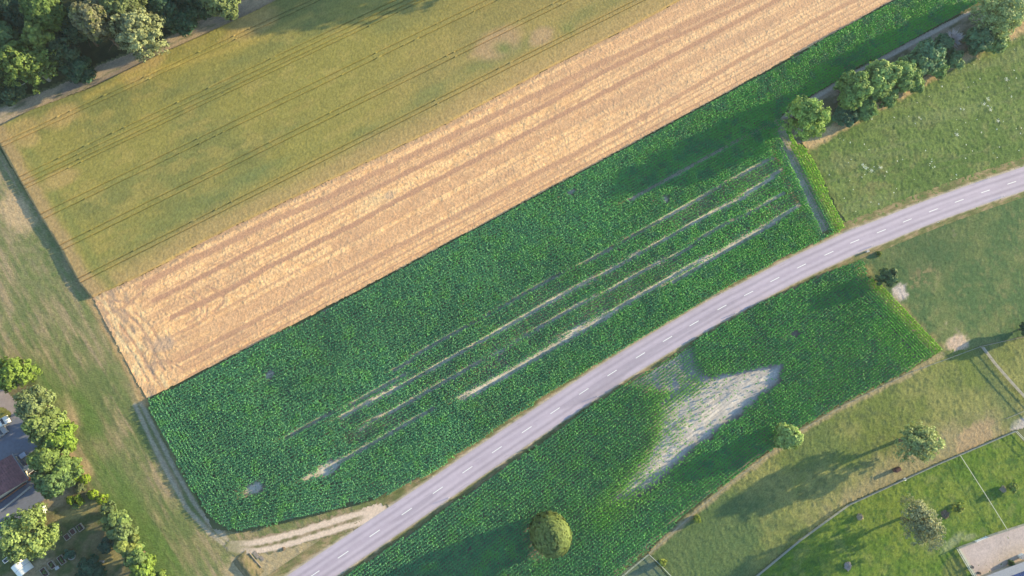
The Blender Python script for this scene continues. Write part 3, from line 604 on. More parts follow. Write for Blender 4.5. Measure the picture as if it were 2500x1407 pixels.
def c_track(P):
    n = fbm(P, .9, 171); d = np.minimum(dpl(P, LN1), dpl(P, LN2)); q = px_of(P)
    c = lerp((0.30, 0.225, 0.15), (0.17, 0.155, 0.075), ss(.4, .65, n)); fade = ss(552, 640, q[:, 0]+60*(n-.5)); c = lerp((0.185, 0.18, 0.08), c, fade); jn = ss(860, 905, q[:, 0])
    c = lerp(c, (0.62, 0.475, 0.385), .98*np.maximum(ss(.95, .40, d+.6*(n-.5)), jn*ss(2.2, 1.2, d))*(.25+.75*fade)); return c*grain(P, .1)
field("farm_track", TRACKP, .25, rough_h(.075, .03, 12), c_track, M_SOIL,
      "pinkish two rut farm track joining the road", "track", jit=.35)
# centre line dashes: 3 m long every 9 m
dash0 = None; Ts = np.gradient(_rd, axis=0)
for i, (p, t) in enumerate(zip(_rd, Ts)):
    if dash0 is None:
        b = MB(); b.add([(-1.5, -.085, 0), (1.5, -.085, 0), (1.5, .085, 0), (-1.5, .085, 0)], [(0, 1, 2, 3)]); o = dash0 = b.build("centre_dash", M_LINE, road)
    else: o = dash0.copy(); COL.objects.link(o); o.parent = road
    o.location = (p[0], p[1], .166); o.rotation_euler = (0, 0, math.atan2(t[1], t[0]))

# ------------------------------------------------------------------ trees
def leaf_quads(C, Nn, size, r, col):
    n = len(C); a = r.normal(size=(n, 3)); Nn = Nn/np.linalg.norm(Nn, axis=1)[:, None]
    t = a-(a*Nn).sum(1)[:, None]*Nn; t /= np.linalg.norm(t, axis=1)[:, None]; b = np.cross(Nn, t)
    s = size[:, None]; asp = (.55+.35*r.random(n))[:, None]
    V = np.stack([C-t*s, C-b*s*asp, C+t*s, C+b*s*asp], 1); V[:, 1] += Nn*s*.15
    return V.reshape(-1, 3), np.arange(n*4).reshape(-1, 4), np.repeat(col, 4, 0)
def crown_mesh(name, parent, seed, rx, ry, zc, rz, col, leaf=.3, clumps=None, per=24, lob=.3, spread=.13, var=.2, rot=0.0, tip=None, fill=None, nb=1.05, blobs=None, mat=None, jn=1.1):
    """leaf-sized faces in clumps spread over a cluster of sub-crowns (or, with fill, over one dense dome)"""
    r = np.random.default_rng(seed); R = max(rx, ry); sc = np.array([rx, ry, rz]); clumps = clumps or int(70+24*R*R*max(.6, rz/R)**.5)
    def dirs(n, lo):
        d = r.normal(size=(n, 3)); d /= np.linalg.norm(d, axis=1)[:, None]; d[:, 2] = np.where(d[:, 2] < lo, -d[:, 2], d[:, 2]); return d
    if fill is None:
        nbk = blobs or int(np.clip(7+1.6*R, 7, 18)); bd = dirs(nbk, -.55)
        for _ in range(12):         # push the sub-crowns apart
            df = bd[:, None]-bd[None]; q = (df**2).sum(-1)+.05; bd = bd + (df/q[..., None]**1.5).sum(1)*.012; bd /= np.linalg.norm(bd, axis=1)[:, None]
        br = r.uniform(.24, .24+.6*lob+.06, nbk); bc = bd*(1-br*r.uniform(.75, 1.15, nbk))[:, None]*r.uniform(.78, 1.1, nbk)[:, None]; bc[0] = (0, 0, .3); br[0] = .5
        bcol = r.uniform(1-var, 1+var, nbk)
        bi = r.choice(nbk, clumps, p=br**2/(br**2).sum()); d = dirs(clumps, -.75)
        Cc = bc[bi] + d*(br[bi]*(.62+.38*r.random(clumps)**.5))[:, None]; cv = bcol[bi]*r.uniform(.88, 1.12, clumps); Cc = Cc*sc
    else:
        d = dirs(clumps, -.6); nl = 9; ld = dirs(nl, -2); la = r.uniform(-lob, lob, nl)
        rad = (1+(np.exp(-3.2*(1-d@ld.T))*la).sum(1))*(fill+(1-fill)*r.random(clumps)**.45); Cc = d*rad[:, None]*sc; cv = r.uniform(1-var, 1+var, clumps)
    n = clumps*per; ci = np.repeat(np.arange(clumps), per); csz = (spread*R)*(.6+.8*r.random(clumps))
    off = r.normal(size=(n, 3)); off /= np.linalg.norm(off, axis=1)[:, None]; off *= (r.random(n)**.4)[:, None]; off[:, 2] *= .8
    C = Cc[ci] + off*csz[ci][:, None]
    Nn = off*.6*jn + nb*d[ci] + np.array([0, 0, .15])*jn + r.normal(size=(n, 3))*.45*jn
    cl = (np.array(col)*1.34*cv[:, None])[ci]*(.8+.4*r.random(n))[:, None]
    if tip is not None: cl = lerp(cl, tip, .8*(r.random(clumps) < .3)[ci])
    if rot:
        ca, sa = math.cos(rot), math.sin(rot); C = np.stack([C[:, 0]*ca-C[:, 1]*sa, C[:, 0]*sa+C[:, 1]*ca, C[:, 2]], 1)
    C[:, 2] += zc; C[:, 2] = np.maximum(C[:, 2], .12)
    V, F, K = leaf_quads(C, Nn, leaf*(.6+.8*r.random(n)), r, cl)
    return mesh_np(name, V, F, mat or M_LEAF, np.clip(K, .003, .9), parent)
def trunk_mesh(parent, seed, h, rad, R, zc, mat, limbs=6, name="trunk"):
    r = np.random.default_rng(seed+99); b = MB()
    top = max(zc*.95, h*.55); pts = [np.array((r.normal(0, .05)*top*k/4 if k else 0, r.normal(0, .05)*top*k/4 if k else 0, top*k/4-.1*(k == 0))) for k in range(5)]
    b.tube(pts, [rad*1.35, rad, rad*.85, rad*.62, rad*.35], 8)
    for i in range(limbs):
        k = r.uniform(.35, .9); p = pts[0]*(1-k)+pts[-1]*k; a = 2*math.pi*i/limbs + r.uniform(-.4, .4); ln = R*r.uniform(.55, .85)
        q = p + np.array((math.cos(a)*ln*.5, math.sin(a)*ln*.5, ln*.3)); e = p + np.array((math.cos(a)*ln, math.sin(a)*ln, ln*.45))
        b.tube([p, q, e], [rad*.45, rad*.28, rad*.08], 6)
    return b.build(name, mat, parent, True)
seedc = [100]
def tree(px, py, hc, R, rz, col, label, cat="tree", name="tree", group=None, ry=None, bark=None, trunk=True, **kw):
    """px, py: where the crown's middle is seen; hc its height above ground; R, rz its radii"""
    seedc[0] += 1; sd_ = kw.pop('seed', seedc[0]); g = G(px, py, hc); e = empty(name, g[0], g[1])
    crown_mesh("crown" if trunk else "foliage", e, sd_, R, ry or R, hc, rz, col, **kw)
    if trunk: trunk_mesh(e, sd_, hc+rz, .06*R+.05 if hc > 2.5 else .05, R, hc, bark or M_BARK)
    else: trunk_mesh(e, sd_, hc+rz, .05, R, max(hc*.8, .3), bark or M_BARK, 5, "stem")
    return tag(e, label, cat, group)
GF = "trees at the edge of the wood"
DK, MD, LT, PALE, YG = (0.045, 0.075, 0.028), (0.085, 0.13, 0.035), (0.13, 0.175, 0.05), (0.20, 0.225, 0.115), (0.16, 0.22, 0.03)
DKB = (0.035, 0.065, 0.035)
tree(72, 158, 9, 6.6, 8.2, (0.12, 0.175, 0.045), "bright green broadleaf at the wood's edge with a pale bare foot by the path", group=GF, bark=M_PALEBARK, clumps=330, lob=.45)
tree(95, 88, 14, 3.0, 5, (0.14, 0.185, 0.05), "small sunlit crown just above the bright green edge tree", group=GF)
tree(18, 95, 12, 4.0, 6, (0.075, 0.12, 0.045), "dull green tree in the wood behind the bright edge tree, at the photo's left side", group=GF)
tree(112, 30, 15, 5.0, 6.0, (0.085, 0.135, 0.035), "dark tree with sunlit right flank, between bright edge tree and ivy clad tree", group=GF, lob=.5)
tree(40, 8, 13, 6.5, 6, DKB, "deep shaded tree filling the corner of the wood", group=GF)
tree(150, 118, 7, 4.5, 6, (0.05, 0.085, 0.045), "dark blue green tree directly right of the bright edge tree", group=GF)
tree(196, 70, 9, 4.5, 6, DKB, "shaded dark tree left of the ivy clad tree", group=GF)
tree(190, 165, 3.0, 4.0, 3.4, (0.04, 0.085, 0.045), "dark shrub on the path edge between two big trees of the wood", "shrub", "shrub", group="shrubs under the wood", trunk=False)
tree(240, 60, 13, 4.6, 8.5, (0.125, 0.125, 0.07), "grey brown ivy clad tree with a leaning trunk beside the large pale tree", group=GF, lob=.45, tip=(0.20, 0.22, 0.08))
tree(338, 78, 10, 6.2, 9.5, PALE, "large pale silvery green tree bulging over the path", group=GF, clumps=430, lob=.35, var=.15)
tree(300, 5, 14, 5.0, 7, (0.13, 0.165, 0.065), "mid green tree behind the large pale tree at the photo's top edge", group=GF)
tree(395, 20, 7, 4.6, 5, (0.035, 0.075, 0.04), "dark tree just right of the large pale tree", group=GF)
tree(440, 45, 3.6, 4.5, 3.8, (0.04, 0.085, 0.045), "dark shrub mass at the path right of the large pale tree", "shrub", "shrub", group="shrubs under the wood", trunk=False)
tree(475, 2, 6, 5.0, 5, (0.035, 0.07, 0.035), "shaded tree between the dark shrub mass and the last edge tree", group=GF)
tree(540, 8, 8, 4.8, 6, (0.14, 0.18, 0.07), "last sunlit edge tree of the wood, where the path leaves the picture", group=GF)
tree(20, 215, 3.5, 4.0, 3.5, (0.04, 0.075, 0.04), "dark shrub at the path's end under the bright edge tree", "shrub", "shrub", group="shrubs under the wood", trunk=False)
tree(-40, 170, 9, 6, 8, DK, "shaded tree at the wood's edge, left of all the others", group=GF)
tree(-30, 40, 12, 6, 7, DK, "deep shaded tree in the wood at the photo's left side", group=GF)
# trees of the wood and a hedge beyond the upper edge: they shade the wood and the wheat
for x, y in ((160, -60), (260, -80), (380, -60), (470, -75), (600, -70), (690, -110)):
    tree(x, y, 11, 6, 8, DK, "dark tree of the wood standing behind its sunlit edge", group="trees deep in the wood", clumps=160)
for x, y, h, R in ((1105, -172, 11, 7), (1215, -158, 11, 7), (1320, -165, 11, 7), (1836, -268, 11, 7), (1945, -280, 10, 7)):
    tree(x, y, h, R, h*.62, MD, "field tree standing beyond the upper end of the wheat", group="trees beyond the wheat", clumps=200)

GH = "trees and bushes of the hedge"
tree(1966, 286, 7.6, 6.5, 7.0, (0.188, 0.287, 0.074), "round sunlit tree at the lower end of the hedge, shading the corn", group=GH, clumps=330, lob=.35)
tree(2078, 222, 6.5, 5.2, 6.2, (0.140, 0.221, 0.065), "dark sided hedge tree next to the round end tree", group=GH, lob=.45)
tree(2142, 192, 6.2, 5.2, 5.6, (0.212, 0.303, 0.099), "light green hedge tree, second above the round end tree", group=GH)
tree(2203, 184, 5, 4.8, 4.6, (0.172, 0.262, 0.082), "mid green hedge bush between the light green tree and the dark shrubs", "bush", "bush", group=GH)
tree(2262, 145, 4.5, 5.2, 4.2, (0.099, 0.180, 0.090), "dull dark hedge bush below the grey dead bush", "bush", "bush", group=GH)
tree(2290, 168, 2.5, 3.0, 2.6, (0.147, 0.238, 0.074), "low green bush at the meadow foot of the hedge", "bush", "bush", group=GH, trunk=False)
tree(2110, 262, 2.6, 4.4, 2.8, (0.147, 0.238, 0.082), "low bush on the dry margin under the dark sided hedge tree", "bush", "bush", group=GH, trunk=False)
tree(2065, 285, 2.0, 3.8, 2.2, (0.065, 0.131, 0.074), "shaded low bush between the two lowest hedge trees", "bush", "bush", group=GH, trunk=False)
tree(2388, 100, 4.6, 4.0, 4.4, (0.090, 0.164, 0.082), "dark bush between the grey dead bush and the big willow like tree", "bush", "bush", group=GH)
tree(2432, 38, 8, 7.4, 6.8, (0.221, 0.287, 0.123), "biggest hedge tree, grey green, in the photo's upper corner", group=GH, clumps=420, lob=.2, leaf=.25)
tree(2425, 95, 3.0, 5.0, 3.0, (0.140, 0.212, 0.082), "bush on the dry margin below the biggest hedge tree", "bush", "bush", group=GH, trunk=False)
tree(2490, 5, 6, 4, 5, (0.099, 0.164, 0.074), "dark tree behind the biggest hedge tree at the photo's corner", group=GH)
tree(2570, -30, 8, 6, 7, MD, "hedge tree just past the photo's upper corner", group=GH)
tree(2165, 235, 2.6, 3.8, 2.6, (0.154, 0.243, 0.083), "low sunlit bush under the light green hedge tree", "bush", "bush", group=GH, trunk=False)
tree(2232, 205, 2.6, 3.4, 2.6, (0.160, 0.243, 0.077), "low sunlit bush at the foot of the mid green hedge bush", "bush", "bush", group=GH, trunk=False)
tree(2238, 160, 4.2, 4.0, 4.0, (0.128, 0.205, 0.090), "bushy gap filler between the mid green and the dull dark hedge bush", "bush", "bush", group=GH)
tree(2325, 145, 2.4, 3.4, 2.6, (0.109, 0.179, 0.077), "low bush just below the leafless grey bush", "bush", "bush", group=GH, trunk=False)
tree(2300, 110, 3.0, 3.2, 3.2, (0.096, 0.166, 0.083), "dull bush on the track side left of the leafless grey bush", "bush", "bush", group=GH, trunk=False)
# grey dead bush: bare twigs
def twig_bush(px, py, R, h, mat, label, seed, n=90, name="dead_bush", cat="bush", group=None):
    r = np.random.default_rng(seed); g = G(px, py, h*.6); e = empty(name, g[0], g[1]); b = MB(); c = MB()
    b.tube([(0, 0, -.1), (0, 0, h*.35)], [.09, .07], 6)
    for i in range(n):
        a = r.uniform(0, 2*math.pi); el = r.uniform(.15, 1.45); L = R*r.uniform(.6, 1.0)
        d = np.array((math.cos(a)*math.cos(el), math.sin(a)*math.cos(el), math.sin(el)*h/R*.8)); p = np.array((0, 0, h*.25)); m_ = p+d*L*.55+r.normal(0, .1, 3); q = p+d*L+r.normal(0, .2, 3)
        c.tube([p, m_, q], [.08, .055, .03], 4)
        for _ in range(2): c.tube([m_, m_+d*L*.3+r.normal(0, .3, 3)], [.045, .02], 3)
    b.build("trunk", mat, e); c.build("branches", mat, e); return tag(e, label, cat, group)
M_BRUSH = flat_mat("brushwood", (0.26, 0.235, 0.23), .95, .1, 6, .3)
M_TWIG = flat_mat("grey_twigs", (0.55, 0.48, 0.50), .95, .1, 6, .2)
twig_bush(2332, 92, 3.6, 4.4, M_TWIG, "leafless grey dead bush standing in the hedge", 31, 130, group=GH)

# trees in the pasture and corn
tree(1922, 1068, 4.5, 3.9, 4.2, (0.225, 0.31, 0.10), "light green young tree on the cornfield edge above the dry pasture", group="pasture trees", lob=.4)
tree(2234, 1081, 6.8, 6.0, 6.2, (0.205, 0.26, 0.105), "round grey green tree standing alone in the dry pasture", group="pasture trees", clumps=330, lob=.18, leaf=.24)
tree(2243, 1278, 7.0, 4.6, 6.4, (0.185, 0.205, 0.115), "tall silvery willow in the bright green paddock", group="pasture trees", ry=8.0, rot=math.radians(25), clumps=300, lob=.35, leaf=.24, var=.12)
tree(2471, 1190, 1.2, 1.5, 1.3, (0.16, 0.22, 0.05), "small round bush in the paddock right of the white tape fence", "bush", "bush", trunk=False)
tree(2340, 1240, 1.0, 1.7, 1.0, (0.20, 0.25, 0.06), "low yellow green shrub in the paddock beside the dark brushwood", "bush", "bush", trunk=False, clumps=40, per=18)
tree(1702, 1267, 1.0, 1.15, 1.1, (0.24, 0.29, 0.06), "upper of two small yellow bushes along the lower field fence", "bush", "bush", group="small yellow bushes by the field fence", trunk=False)
tree(1618, 1374, 0.9, .95, 1.0, (0.24, 0.29, 0.06), "lower of two small yellow bushes along the lower field fence", "bush", "bush", group="small yellow bushes by the field fence", trunk=False)
tree(2163, 676, 3.2, 2.9, 3.2, (0.075, 0.12, 0.05), "dark round tree at the top corner of the lower cornfield", group="pasture trees")
tree(2508, 803, 3, 2.4, 3, (0.04, 0.08, 0.04), "dark tree cut off by the right edge beside the pasture fence", group="pasture trees")
tree(1345, 1302, 6.6, 5.2, 8.6, (0.105, 0.142, 0.042), "big dense round tree standing inside the lower cornfield", clumps=1500, per=26, lob=.10, leaf=.24, spread=.075, var=.10, fill=.72, nb=3.0, jn=.45, mat=M_DLEAF)
tree(2146, 619, .35, .65, .4, (0.17, 0.22, 0.06), "small weed clump at the road edge beside the marker post", "plant", "weed_clump", trunk=False)
tree(2468, 1376, .7, .8, .7, (0.07, 0.12, 0.05), "small green shrub on the sand arena near the blue roofed shed", "bush", "bush", trunk=False)

# garden trees
GG = "trees around the house garden"
tree(36, 912, 5, 4.9, 4.6, (0.125, 0.19, 0.035), "bright yellow green tree, topmost of the garden row", group=GG, clumps=280)
tree(-35, 900, 5, 4, 4.5, (0.09, 0.15, 0.04), "tree next to the topmost garden tree, past the photo's left edge", group=GG)
tree(92, 985, 6, 4.6, 5.2, (0.155, 0.20, 0.085), "greyish feathery tree second from the top of the garden row", group=GG, leaf=.24)
tree(110, 1035, 6, 4.4, 5, (0.135, 0.185, 0.06), "olive green tree in the middle of the garden row above the terrace", group=GG)
tree(155, 1065, 5, 4.0, 4.2, (0.14, 0.215, 0.035), "fresh bright green tree bulging toward the mown strip", group=GG)
tree(122, 1118, 6, 4.2, 5, (0.125, 0.185, 0.05), "mid green tree beside the terrace, just below the fresh bright green one", group=GG)
tree(138, 1175, 5.5, 4.3, 4.8, (0.09, 0.15, 0.055), "blue green tree at the lower end of the garden row", group=GG)
tree(165, 1140, 5, 3.2, 4.2, (0.11, 0.17, 0.05), "green tree behind the small golden bushes at the garden boundary", group=GG)
tree(72, 1300, 6.5, 6.2, 6.0, (0.15, 0.205, 0.065), "big light green tree standing alone on the garden lawn", clumps=420, lob=.3)
GB = "small golden topiary bushes"
for x, y, R, h, lb in ((186, 1147, 1.3, 2.2, "golden bush squeezed against the green garden trees"), (183, 1166, 1.25, 2.0, "golden bush just above the lone one at the lawn edge"), (184, 1128, 1.0, 1.8, "uppermost golden bush on the dry garden edge"),
                       (209, 1170, .95, 1.6, "golden round bush alone at the lawn edge"), (228, 1208, 1.1, 2.0, "golden round bush, the left of the pair by the hedge end"), (250, 1218, 1.15, 2.1, "golden round bush, the right of the pair by the hedge end"),
                       (170, 1222, .95, 1.2, "golden low bush beside the clipped hedge block")):
    tree(x, y, h*.5, R, h*.55, (0.155, 0.225, 0.018), lb, "bush", "topiary_bush", group=GB, trunk=False, leaf=.16, clumps=70, fill=.7, spread=.18)
tree(185, 1236, .5, .7, .6, (0.16, 0.23, 0.08), "tiny pale green shrub on the lawn below the hedge block", "bush", "bush", trunk=False, clumps=30)
tree(196, 1188, .8, 1.4, 1.0, (0.12, 0.15, 0.07), "dull shrub between the blue green tree and the hedge block", "bush", "bush", trunk=False, clumps=60)
# clipped hedge block
g = G(195, 1221, .7); e = empty("clipped_hedge", g[0], g[1]); r_ = np.random.default_rng(71); n_ = 700
hb_ang = wdir((190, 1212), (203, 1231)); C_ = np.stack([r_.uniform(-1.3, 1.3, n_), r_.uniform(-.45, .45, n_), r_.uniform(.1, 1.4, n_)], 1)
sel = r_.integers(0, 3, n_); C_[sel == 0, 2] = 1.4; C_[sel == 1, 1] = np.sign(C_[sel == 1, 1])*.45
C_ = np.stack([C_[:, 0]*math.cos(hb_ang)-C_[:, 1]*math.sin(hb_ang), C_[:, 0]*math.sin(hb_ang)+C_[:, 1]*math.cos(hb_ang), C_[:, 2]], 1)
V, F, K = leaf_quads(C_, r_.normal(size=(n_, 3))+np.array([0, 0, .8]), np.full(n_, .16), r_, np.array([(0.17, 0.26, 0.03)])*(.8+.4*r_.random(n_))[:, None]); mesh_np("foliage", V, F, M_LEAF, K, e)
trunk_mesh(e, 72, 1.2, .05, 1.0, .9, M_BARK, 6, "stem"); tag(e, "short clipped hedge block on the lawn between golden bushes", "hedge")
GHR = "tall hedge trees along the garden's lower boundary"
for x, y, h, R, rz, c, lb in ((268, 1243, 2.5, 2.0, 2.6, (0.105, 0.15, 0.06), "first small tree of the tall boundary hedge, nearest the golden bushes"), (285, 1272, 3.5, 2.8, 3.6, (0.125, 0.18, 0.06), "second tree of the tall boundary hedge"),
                              (300, 1300, 4, 3.0, 3.8, (0.12, 0.17, 0.065), "third tree of the tall boundary hedge, light green"), (315, 1330, 4, 3.0, 3.8, (0.155, 0.19, 0.055), "fourth tree of the tall boundary hedge, yellowish"),
                              (335, 1358, 4, 3.1, 3.8, (0.11, 0.17, 0.055), "fifth tree of the tall boundary hedge, mid green"), (350, 1388, 4, 3.2, 3.8, (0.14, 0.21, 0.04), "sixth tree of the tall boundary hedge, bright green at the photo's lower edge"),
                              (385, 1425, 4, 3.2, 3.8, (0.13, 0.19, 0.04), "last tree of the tall boundary hedge, cut by the lower edge")):
    tree(x, y, h, R, rz, c, lb, group=GHR)
tree(222, 1392, 1.6, 3.6, 1.8, (0.035, 0.09, 0.055), "dark shaded bush among the raised beds", "bush", "bush", trunk=False)
tree(262, 1330, 1.0, 2.0, 1.2, (0.04, 0.09, 0.06), "low shaded bush under the tall boundary hedge", "bush", "bush", trunk=False)
tree(168, 1352, .8, 1.3, .9, (0.06, 0.13, 0.09), "blue green plant clump above the round stone bed", "plant", "plant_clump", trunk=False, clumps=40)

# ------------------------------------------------------------------ garden ground, terrace, house
def c_garden(P):
    n = fbm(P, 2.2, 181); n2 = fbm(P, .8, 182); c = lerp((0.07, 0.095, 0.035), (0.16, 0.135, 0.075), ss(.35, .7, n))
    c = lerp(c, (0.27, 0.23, 0.10), .8*ss(.3, .7, np.maximum(blob(P, 270, 1362, 26, 1.3, 1.0), .9*blob(P, 190, 1250, 16, 4.0, .38))+.3*(n2-.5)))
    c = lerp(c, (0.33, 0.25, 0.16), .7*ss(.35, .7, np.maximum(blob(P, 130, 1222, 22, 2.2, .5), blob(P, 90, 1395, 20, 2.5, .6))+.3*(n2-.5))); return c*grain(P, .2)
field("garden_lawn", [(-80, 860), (60, 905), (110, 960), (150, 1040), (165, 1110), (195, 1170), (255, 1222), (300, 1290), (350, 1370), (430, 1560), (-80, 1560)], .3, rough_h(.10, .06, 14, .05), c_garden, M_GRASS, "shady garden lawn with worn brown patches", "lawn", jit=.2)
def c_drive(P):
    n = fbm(P, 1.8, 185); c = lerp((0.26, 0.21, 0.21), (0.34, 0.275, 0.265), n); q = px_of(P)
    c = lerp(c, (0.155, 0.165, 0.215), ss(1010, 1025, q[:, 1])); return c*grain(P, .06)  # lower part blue grey: tree shade on the paving put into its colour
field("paved_terrace", [(-80, 925), (8, 945), (52, 985), (66, 1045), (98, 1090), (98, 1150), (85, 1188), (118, 1214), (62, 1262), (6, 1330), (-20, 1420), (-80, 1420)], .4, rough_h(.19, .01, 15), c_drive, M_PAVE, "grey paved terrace and driveway around the house", "terrace", jit=.1)
field("round_lawn", [(-40, 1030), (-40, 992), (0, 991), (18, 997), (33, 1010), (28, 1020), (10, 1033)], .25, rough_h(.22, .03, 16), lambda P: lerp((0.15, 0.155, 0.04), (0.21, 0.195, 0.06), fbm(P, 1.5, 187))*grain(P, .15), M_GRASS, "rounded patch of lawn inside the driveway loop", "lawn", jit=.05)
# house: eave along the terrace, ridge parallel to it
A_, B_ = G(27, 1110, 3.2), G(68, 1171, 3.2); ex = (B_-A_); WL = np.linalg.norm(ex); ex /= WL; ey = np.array([ex[1], -ex[0]])
if ey[0] > 0: ey = -ey
house = empty("house", A_[0], A_[1]); house.rotation_euler = (0, 0, math.atan2(ex[1], ex[0])); sy = 1.0 if np.cross(ex, ey) > 0 else -1.0
def hy(v): return v*sy
b = MB(); b.box((WL/2, hy(5.4), 1.55), (WL-.8, 9.4, 3.1)); b.add([(.4, hy(.8), 3.1), (.4, hy(10.0), 3.1), (.4, hy(5.4), 5.1)], [(0, 1, 2)]); b.add([(WL-.4, hy(.8), 3.1), (WL-.4, hy(10.0), 3.1), (WL-.4, hy(5.4), 5.1)], [(0, 1, 2)])
b.build("wall", M_WALL, house)
b = MB(); zr = 5.35
for s0, s1 in ((0.0, 5.4), (10.8, 5.4)):
    n = 12
    for i in range(n):       # tile courses stepping down the slope
        ya, yb = s0+(s1-s0)*i/n, s0+(s1-s0)*(i+1)/n; za, zb = 3.0+(zr-3.0)*i/n, 3.0+(zr-3.0)*(i+1)/n
        b.add([(0, hy(ya), za+.06), (WL, hy(ya), za+.06), (WL, hy(yb), zb), (0, hy(yb), zb), (0, hy(ya), za-.1), (WL, hy(ya), za-.1), (WL, hy(yb), zb-.12), (0, hy(yb), zb-.12)], [(0, 1, 2, 3), (7, 6, 5, 4), (0, 4, 5, 1), (1, 5, 6, 2), (3, 7, 4, 0)])
b.box((WL/2, hy(5.4), zr+.02), (WL+.02, .3, .14)); roof = b.build("roof", M_ROOF, house)
b = MB(); b.box((1.9, hy(7.4), 5.1), (.7, .7, 1.8)); b.box((1.9, hy(7.4), 6.05), (.85, .85, .12)); b.build("chimney", M_WALL, roof)
b = MB(); b.tube([(0, hy(-.08), 2.98), (WL, hy(-.08), 2.98)], [.09, .09], 8); b.build("gutter", M_GREYM, roof)
for k, x in enumerate((1.6, 5.0)):
    b = MB(); b.box((x, hy(.68), 1.6), (1.3, .06, 1.3), 0, 0); b.box((x, hy(.63), 1.6), (1.1, .05, 1.1), 0, 1); b.build("window", [M_WHITE, M_GLASS], house)
b = MB(); b.box((6.9, hy(.68), 1.05), (1.0, .06, 2.1)); b.build("door", M_REDWOOD, house)
tag(house, "low house with a dark red tiled roof beside the shaded terrace", "house")
def at(px, py, z=.2): g = G(px, py, z); return (g[0], g[1], z)
# awning along the eave
aw = empty("awning", *at(40, 1131, 2.4)[:2], 0); aa = wdir((26, 1114), (55, 1150)); aw.rotation_euler = (0, 0, aa)
b = MB(); b.box((0, 0, 2.5), (4.6, 1.3, .06)); b.build("canopy", M_GREYM, aw)
for x in (-2.2, 2.2):
    b = MB(); b.box((x, 0, 2.57), (.14, 1.4, .1)); b.build("end_bar", M_WHITE, aw)
for x in (-2.1, 0, 2.1):
    b = MB(); b.beam((x, .5*sy*-1, .19), (x, .5*sy*-1, 2.46), .07, .07); b.build("post", M_GREYM, aw)
tag(aw, "long grey awning along the edge of the red roof", "awning")
# terrace furniture
def table(px, py, rz, L, Wd, h, mat, name, label, cat="table", split=False, legs=M_GREYM):
    e = empty(name, *at(px, py, h), 0); e.location.z = 0; e.rotation_euler = (0, 0, rz); b = MB()
    if split: b.box((-L*.17, 0, h), (L*.64, Wd, .06)); b.box((L*.33, 0, h), (L*.32, Wd, .06))
    else: b.box((0, 0, h), (L, Wd, .06))
    b.build("table_top", mat, e)
    for x in (-1, 1):
        for y in (-1, 1):
            b = MB(); b.beam((x*(L/2-.1), y*(Wd/2-.1), .19), (x*(L/2-.1), y*(Wd/2-.1), h-.031), .07, .07); b.build("leg", legs, e)
    return tag(e, label, cat)
tr = wdir((64, 1142), (86, 1127))
table(75, 1135, tr, 3.8, 1.25, .85, M_TARP, "long_table", "long pale terrace table with a two part top under the trees", split=True)
table(55, 1112, tr, 1.4, 1.1, .8, flat_mat("blue_grey_top", (0.42, 0.46, 0.58), .5), "patio_table", "square blue grey patio table on the shaded terrace")
e = empty("wooden_bench", *at(69, 1119, .4)[:2], 0); e.rotation_euler = (0, 0, tr); b = MB()
for y in (-.35, 0, .35): b.box((0, y, .62), (2.2, .28, .05))
b.build("seat", M_WOOD, e); b = MB(); b.box((0, .56, .95), (2.2, .06, .5)); b.build("backrest", M_WOOD, e)
for x in (-.95, .95): b = MB(); b.box((x, 0, .39), (.1, .9, .4)); b.build("leg", M_WOOD, e)
tag(e, "brown slatted bench beside the square patio table", "bench")
e = empty("garden_chair", *at(68, 1131, .5)[:2], 0); e.rotation_euler = (0, 0, tr+1.57); b = MB(); b.box((0, 0, .64), (.6, .6, .06)); b.build("seat", M_RED, e); b = MB(); b.box((-.3, 0, .95), (.06, .6, .56)); b.build("backrest", M_RED, e)
for x in (-.25, .25):
    for y in (-.25, .25): b = MB(); b.beam((x, y, .19), (x, y, .61), .05, .05); b.build("leg", M_RED, e)
tag(e, "red garden chair between the bench and the long pale table", "chair")
e = empty("planter_box", *at(81, 1155, .4)[:2], 0); e.rotation_euler = (0, 0, tr); b = MB()
for y in (-.4, .4): b.box((0, y, .45), (1.5, .12, .5))
for x in (-.69, .69): b.box((x, 0, .45), (.12, .68, .5))
b.build("frame", M_TARP, e); b = MB(); b.box((0, 0, .5), (1.26, .68, .1)); b.build("soil", M_RUST, e); tag(e, "sunlit white planter box at the corner of the terrace", "planter")
